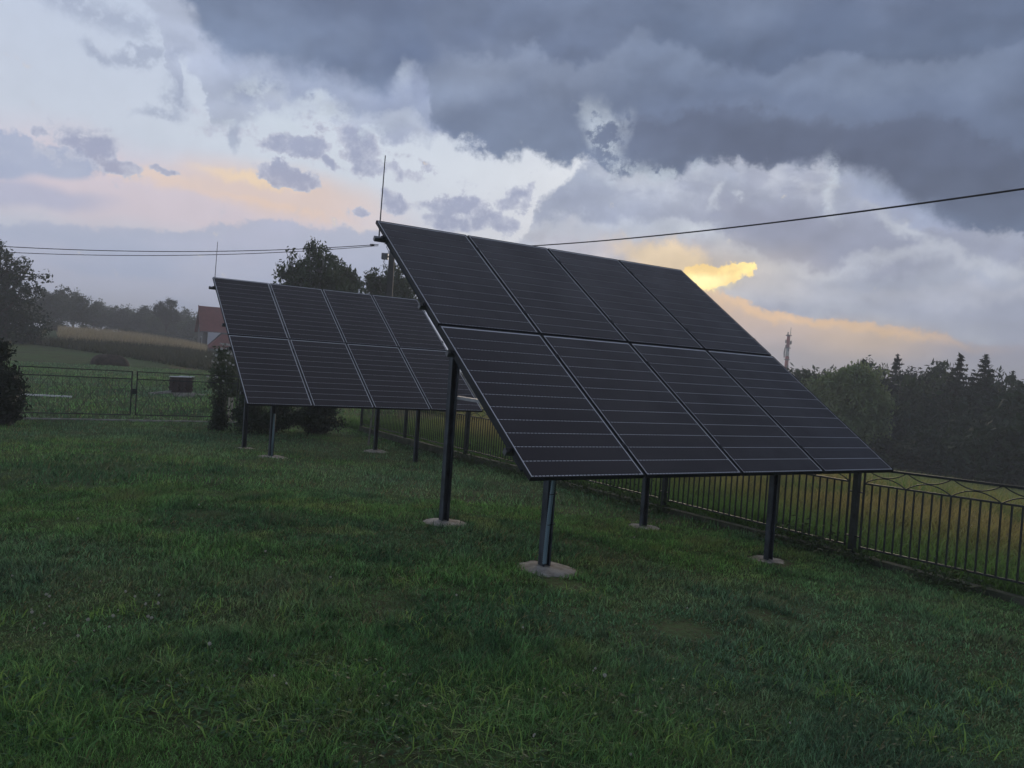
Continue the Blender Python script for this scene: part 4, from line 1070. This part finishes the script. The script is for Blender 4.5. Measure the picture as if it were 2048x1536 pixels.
for (px, py) in cl:
    d = ray(px, py); t = -1.565 / d.z; x, y = d.x * t, d.y * t
    s_ = rr.uniform(.45, 1.1)
    o = inst('clover_flower', ME_clover, None, (x, y, gz(x, y) + .042), (rr.uniform(-.3, .3), rr.uniform(-.3, .3), rr.uniform(0, 6)), (s_, s_, s_))
    tag(o, 'tiny white clover head in the lawn', 'flower', 'white clover heads dotting the lawn')

# ================================================================== fields beyond the gate
x, y = field_xy(60000, -26, 26, 66, 90, 41, 1.0)
a = np.degrees(np.arctan2(x, y)); az_r = azel(412, 700)[0]; az_l = azel(128, 665)[0]
ok = (a > az_l - .3) & (a < az_r); x, y = x[ok], y[ok]; r_ = np.random.RandomState(41)
o = blades('barley_field', x, y, .85 * (.7 + .5 * r_.rand(len(x))), np.full(len(x), .05), .25, np.array([.36, .31, .20]) * (.6 + .6 * r_.rand(len(x))[:, None]), M_grass, 1, seed=41)
tag(o, 'strip of ripe golden barley on the rise beyond the gate', 'field', kind='stuff')
x, y = field_xy(60000, -14, 30, 38, 68, 42, 1.0)
uu, nn_ = uv_of(x, y); a = np.degrees(np.arctan2(x, y))
ok = (nn_ > 62 - (a - az_l) * 1.9 - 4) & (a < az_r + 6) & (a > az_l - 2); x, y = x[ok], y[ok]; r_ = np.random.RandomState(42)
o = blades('crop_field', x, y, .55 * (.7 + .5 * r_.rand(len(x))), np.full(len(x), .06), .5, np.array([.045, .052, .026]) * (.6 + .7 * r_.rand(len(x))[:, None]), M_grass, 1, seed=42)
tag(o, 'dark low crop in front of the golden barley', 'field', kind='stuff')

# ------------------------------------------------------------------ things on the plot beyond the gate
M_brick = mat('old brick', (.060, .040, .036), .9, .2, nscale=14, namt=.4, bump=.3)
M_wood = mat('weathered pale wood', (.34, .32, .28), .85, .2, nscale=10, namt=.3)
M_white = mat('white painted board', (.70, .71, .72), .6, .3)
D = 30.2
p = foot(363, D); st = empty('brick_stack', p, YAW + .25); tag(st, 'small stack of dark bricks under pale boards on the grass beyond the gate', 'brick stack')
ME_brick = MB().box(-.118, .118, -.055, .055, 0, .062).mesh('brick', M_brick)
for lv in range(8):
    for k in range(3):
        for j in range(2):
            inst('brick', ME_brick, st, (-.27 + k * .25 + (lv % 2) * .03 + rnd.uniform(-.01, .01), -.07 + j * .13, .06 + lv * .066), (0, 0, rnd.uniform(-.05, .05)))
MB().box(-.38, .30, -.12, .12, .590, .612).build('board', M_white, st)
MB().box(-.05, .42, -.10, .10, .614, .632).build('board', M_white, st)
MB().box(-.46, .46, -.16, .16, -.04, .055).build('pallet', M_wood, st)
p2 = foot(322, D - .6)
for k, (dx, dy, rz, lab) in enumerate(((0, 0, .5, 'pale timber beam lying left of the brick stack, the front one'), (.05, .22, .62, 'pale timber beam lying left of the brick stack, the back one'))):
    o = MB().box(-.42, .42, -.04, .04, .0, .08).build('timber_beam', M_wood); bevel(o); o.location = p2 + Vector((dx, dy, .01)); o.rotation_euler = (0, -.08, YAW + rz); tag(o, lab, 'timber', 'timber beams beside the brick stack')
p3 = foot(398, D - .2)
o = MB().box(-.25, .25, -.03, .03, 0, .05).build('timber_beam', M_wood); o.location = p3; o.rotation_euler = (0, 0, YAW - .7); tag(o, 'short pale timber beam lying right of the brick stack', 'timber', 'timber beams beside the brick stack')
p4 = foot(370, D - 1.3)
o = MB().box(-.33, .33, -.05, .05, 0, .10).box(-.33, .33, .08, .13, 0, .07).build('kerb_stone', M_conc); o.location = p4; o.rotation_euler = (0, 0, YAW); tag(o, 'pale kerb stone lying at the foot of the brick stack', 'kerb stone')
p5 = foot(88, 26.5)
o = MB().box(-.72, .72, -.06, .06, .02, .06).build('plank', M_white); o.location = p5; o.rotation_euler = (0, .01, YAW - .1); tag(o, 'long white plank lying on the grass beyond the left gate leaf', 'plank')
# dim mound
p6 = foot(215, 48); vs = []; fs = []
for i in range(7):
    for k in range(16):
        f = i / 6; a = k / 16 * 6.283; rr_ = 1.0 * (math.cos(f * 1.57) ** .6) * (1 + .1 * math.sin(a * 3))
        vs.append((rr_ * math.cos(a), rr_ * .7 * math.sin(a), .62 * math.sin(f * 1.57) - .05))
for i in range(6):
    for k in range(16): fs.append((i * 16 + k, i * 16 + (k + 1) % 16, (i + 1) * 16 + (k + 1) % 16, (i + 1) * 16 + k))
o = MB().add(vs, fs).build('earth_mound', mat('reddish soil heap', (.060, .046, .036), .95, .1, nscale=3, namt=.4, bump=.8, bscale=6), None, True); o.location = p6
tag(o, 'low reddish brown mound at the far edge of the plot beyond the gate', 'mound')
for k, (px_, lab) in enumerate(((461, 'pale wooden stake, the left one of the two behind the dwarf conifer'), (467, 'pale wooden stake, the right one of the two behind the dwarf conifer'))):
    q = foot(px_, 20.5); o = MB().box(-.02, .02, -.02, .02, -.2, .62).build('wooden_stake', M_wood); o.location = q; tag(o, lab, 'stake', 'wooden stakes by the gate')

# ------------------------------------------------------------------ the house with the red roof
Dh = 95
M_roof = mat('red metal roof', (.17, .045, .038), .7, .3, nscale=2, namt=.15)
M_plaster = mat('grey render', (.13, .125, .12), .9, .2, nscale=1, namt=.1)
M_wwall = mat('white gable render', (.62, .64, .68), .85, .2)
M_glass = mat('dark window glass', (.02, .022, .028), .08, .6)
hl = at(401, 662, Dh)
hx = Vector((ray(401, 700).y, -ray(401, 700).x, 0)).normalized(); yawh = math.atan2(hx.y, hx.x) + .12
zg_ = gz(hl.x, hl.y); house = empty('house', (hl.x, hl.y, zg_), yawh); tag(house, 'house with a steep red roof half hidden by the left edge of the farther rack', 'house')
ez = hl.z - zg_; rz_ = at(396, 609, Dh).z - zg_; Wd, Ln = 5.6, 8.5           # eave and ridge heights over the ground
MB().box(.35, Ln - .35, .4, Wd - .4, -.6, ez + .1).add([(.35, .4, ez + .1), (.35, Wd - .4, ez + .1), (.35, Wd / 2, rz_ - .25), (.36, .4, ez + .1), (.36, Wd - .4, ez + .1), (.36, Wd / 2, rz_ - .25)], [(0, 1, 2), (3, 5, 4)]).build('wall', M_plaster, house)
def slab(pts, t=.12):
    n_ = (Vector(pts[1]) - Vector(pts[0])).cross(Vector(pts[2]) - Vector(pts[0])).normalized() * t
    v = [Vector(q) for q in pts] + [Vector(q) - n_ for q in pts]; k = len(pts)
    f = [tuple(range(k)), tuple(range(2 * k - 1, k - 1, -1))] + [(i, i + k, (i + 1) % k + k, (i + 1) % k) for i in range(k)]
    return MB().add(v, f)
slab([(0, 0, ez), (Ln, 0, ez), (Ln, Wd / 2, rz_), (0, Wd / 2, rz_)]).build('roof', M_roof, house)
slab([(0, Wd / 2, rz_), (Ln, Wd / 2, rz_), (Ln, Wd, ez), (0, Wd, ez)]).build('roof', M_roof, house)
MB().bar((-.02, -.02, ez - .04), (-.02, Wd / 2, rz_ + .03), .10, .14).build('verge_board', M_roof, house)
MB().bar((0, -.05, ez - .05), (Ln, -.05, ez - .05), .12, .1).build('gutter', M_galv, house)
MB().box(5.4, 5.9, 3.4, 3.9, rz_ - 1.2, rz_ + .5).build('chimney', M_brick, house)
# porch wing with white gable triangle over a lower red roof
MB().add([(.8, -.4, ez - .05), (2.1, -.4, ez - .05), (.8, -.4, ez - 1.45), (.8, .3, ez - .05), (2.1, .3, ez - .05), (.8, .3, ez - 1.45)], [(0, 1, 2), (3, 5, 4), (0, 2, 5, 3), (1, 4, 5, 2), (0, 3, 4, 1)]).build('gable', M_wwall, house)
slab([(.75, -.45, ez - 1.5), (.75, -1.6, ez - 1.75), (4.2, -1.6, ez - 1.75), (4.2, -.45, ez - .2), (2.2, -.45, ez - .2)], .1).build('porch_roof', M_roof, house)
MB().box(.9, 4.0, -1.4, .35, -.6, ez - 1.9).build('porch_wall', M_plaster, house)
w_ = MB().box(-.0, .05, 0, .9, 0, .9).build('window', M_white, house); w_.location = (.31, 1.2, ez - 1.5)
MB().box(-.02, -.005, .07, .83, .07, .83).build('pane', M_glass, w_)
w_ = MB().box(0, .9, -.05, 0, 0, .9).build('window', M_white, house); w_.location = (5.0, .38, ez - 1.4)
MB().box(.07, .83, -.065, -.055, .07, .83).build('pane', M_glass, w_)

# ------------------------------------------------------------------ utility pole and its wires
Dp = 34
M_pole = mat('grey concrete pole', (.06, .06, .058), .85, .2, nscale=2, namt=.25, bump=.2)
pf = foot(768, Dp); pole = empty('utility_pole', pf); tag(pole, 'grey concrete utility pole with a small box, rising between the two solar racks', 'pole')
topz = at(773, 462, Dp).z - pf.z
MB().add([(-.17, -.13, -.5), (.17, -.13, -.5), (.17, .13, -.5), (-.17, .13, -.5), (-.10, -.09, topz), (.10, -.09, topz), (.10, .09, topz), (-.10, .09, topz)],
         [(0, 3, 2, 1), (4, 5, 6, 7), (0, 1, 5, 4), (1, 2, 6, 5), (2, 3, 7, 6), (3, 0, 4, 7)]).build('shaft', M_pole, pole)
bz = at(773, 513, Dp).z - pf.z; wz = at(773, 488, Dp).z - pf.z
MB().box(-.42, -.16, -.12, .12, bz - .12, bz + .13).box(-.16, -.09, -.02, .02, bz - .03, bz + .03).build('junction_box', M_galv, pole)
MB().tube([(-.10, 0, wz), (-.26, 0, wz + .05), (-.34, 0, wz)], .022, 6).build('hook', M_tie, pole)
MB().tube([(-.16, -.05, wz + .02), (-.24, -.05, wz - .12), (-.14, -.06, wz - .3), (-.15, -.08, bz + .1)], .014, 5).build('drop_cable', M_tie, pole)
MB().tube([(-.3, 0, bz - .12), (-.33, 0, bz - .25), (-.24, .0, bz - .33), (-.3, 0, bz - .45)], .012, 5).build('loose_cable', M_tie, pole)
def wire(a, b, sag, r, lab, clampat=None):
    b_ = MB(); pts = [a.lerp(b, t / 40) - Vector((0, 0, sag * 4 * (t / 40) * (1 - t / 40))) for t in range(41)]
    o_ = a.copy(); b_.tube([q - o_ for q in pts], r, 6, True)
    o = b_.build('overhead_wire', M_tie, None, True); o.location = o_; tag(o, lab, 'wire', 'overhead wires on the utility pole')
    if clampat:
        q = a.lerp(b, clampat) - Vector((0, 0, sag * 4 * clampat * (1 - clampat))) - o_
        dd = (b - a).normalized() * .09
        MB().tube([q - dd, q + dd], .045, 6).build('wire_clamp', M_tie, o)
A0 = at(757, 489, Dp)
wire(A0, at(-420, 455, 40), .55, .016, 'upper of the two thin overhead wires sagging left from the utility pole', .012)
wire(A0 + Vector((0, 0, -.05)), at(-420, 470, 40), .57, .014, 'lower of the two thin overhead wires sagging left from the utility pole')
wire(at(778, 494, Dp), at(2420, 322, 13), .42, .016, 'single overhead wire rising to the right across the dark cloud')
# faint pole in front of the right hand wood
pr_ = foot(1801, 58); rp_ = empty('wooden_pole', pr_); tag(rp_, 'thin faint wooden pole before the dark wood right of the willow', 'pole')
tz = at(1806, 762, 58).z - pr_.z
MB().tube([(0, 0, -.4), (.05, 0, tz)], [.16, .09], 8).build('shaft', mat('grey weathered pole', (.10, .095, .08), .9), rp_)
MB().bar((-.35, 0, tz - .25), (.45, 0, tz - .25), .08, .08).build('crossarm', M_wood, rp_)

# ------------------------------------------------------------------ red and white chimney far away
Dc = 190
cp = at(1569, 780, Dc); zc = gz(cp.x, cp.y); chim = empty('factory_chimney', (cp.x, cp.y, zc)); tag(chim, 'slender red and white banded industrial chimney far behind the nearer rack', 'chimney')
Ht = at(1573, 669, Dc).z - zc
M_red = mat('red chimney band', (.34, .035, .028), .8, .2); M_wht = mat('white chimney band', (.60, .58, .55), .8, .2)
lean = Vector((0.0, 0, 0)); r0, r1 = .50, .34
zz = Ht; k = 0; bands = [.30 * 16, 3.6, 3.6, 3.4, 3.2, 3.6, 4]
seg = [2.9, 2.0, 3.0, 1.8, 3.0, 2, 3.0]; z1 = Ht; i = 0
while z1 > -1 and i < 12:
    L_ = seg[i % len(seg)]; z0_ = max(z1 - L_, -1); rr0 = r1 + (r0 - r1) * (1 - z0_ / Ht); rr1 = r1 + (r0 - r1) * (1 - z1 / Ht)
    MB().tube([(0, 0, z0_), (0, 0, z1)], [rr0, rr1], 16).build('band', M_red if i % 2 == 0 else M_wht, chim, True); z1 = z0_; i += 1
for k, z in enumerate((Ht - .3, Ht - 3.1, Ht - 5.7, Ht - 8.5)):
    MB().tube([(0, 0, z), (0, 0, z + .18)], [.66, .66], 16).build('platform', M_galv, chim)
for k in range(14):
    a = rnd.uniform(0, 6.28); z = Ht - rnd.choice((.3, 2.2, 3.0, 4.2, 5.4, 8)) + rnd.uniform(-.4, .5); rr_ = .68
    MB().box(rr_ * math.cos(a) - .11, rr_ * math.cos(a) + .11, rr_ * math.sin(a) - .08, rr_ * math.sin(a) + .08, z, z + .8).build('antenna', M_galv, chim)
MB().tube([(.4, 0, Ht), (.4, 0, Ht + 1.6)], .06, 6).build('lightning_rod', M_rod, chim)

# ------------------------------------------------------------------ evening haze
hz = MB().box(-640, 640, -640, 640, -12, 24).build('haze', None)
hm_ = bpy.data.materials.new('evening haze'); hm_.use_nodes = True; hm_.node_tree.nodes.clear()
v = hm_.node_tree.nodes.new('ShaderNodeVolumePrincipled'); v.inputs['Color'].default_value = (.92, .95, 1, 1)
v.inputs['Density'].default_value = .0022; v.inputs['Anisotropy'].default_value = 0.0
oo_ = hm_.node_tree.nodes.new('ShaderNodeOutputMaterial'); hm_.node_tree.links.new(v.outputs[0], oo_.inputs['Volume'])
hz.data.materials.append(hm_); tag(hz, kind='stuff')

cy = sc.cycles
cy.max_bounces = 4; cy.diffuse_bounces = 2; cy.glossy_bounces = 2; cy.transmission_bounces = 2; cy.volume_bounces = 1
cy.use_adaptive_sampling = True; cy.adaptive_threshold = .02
cy.use_denoising = True
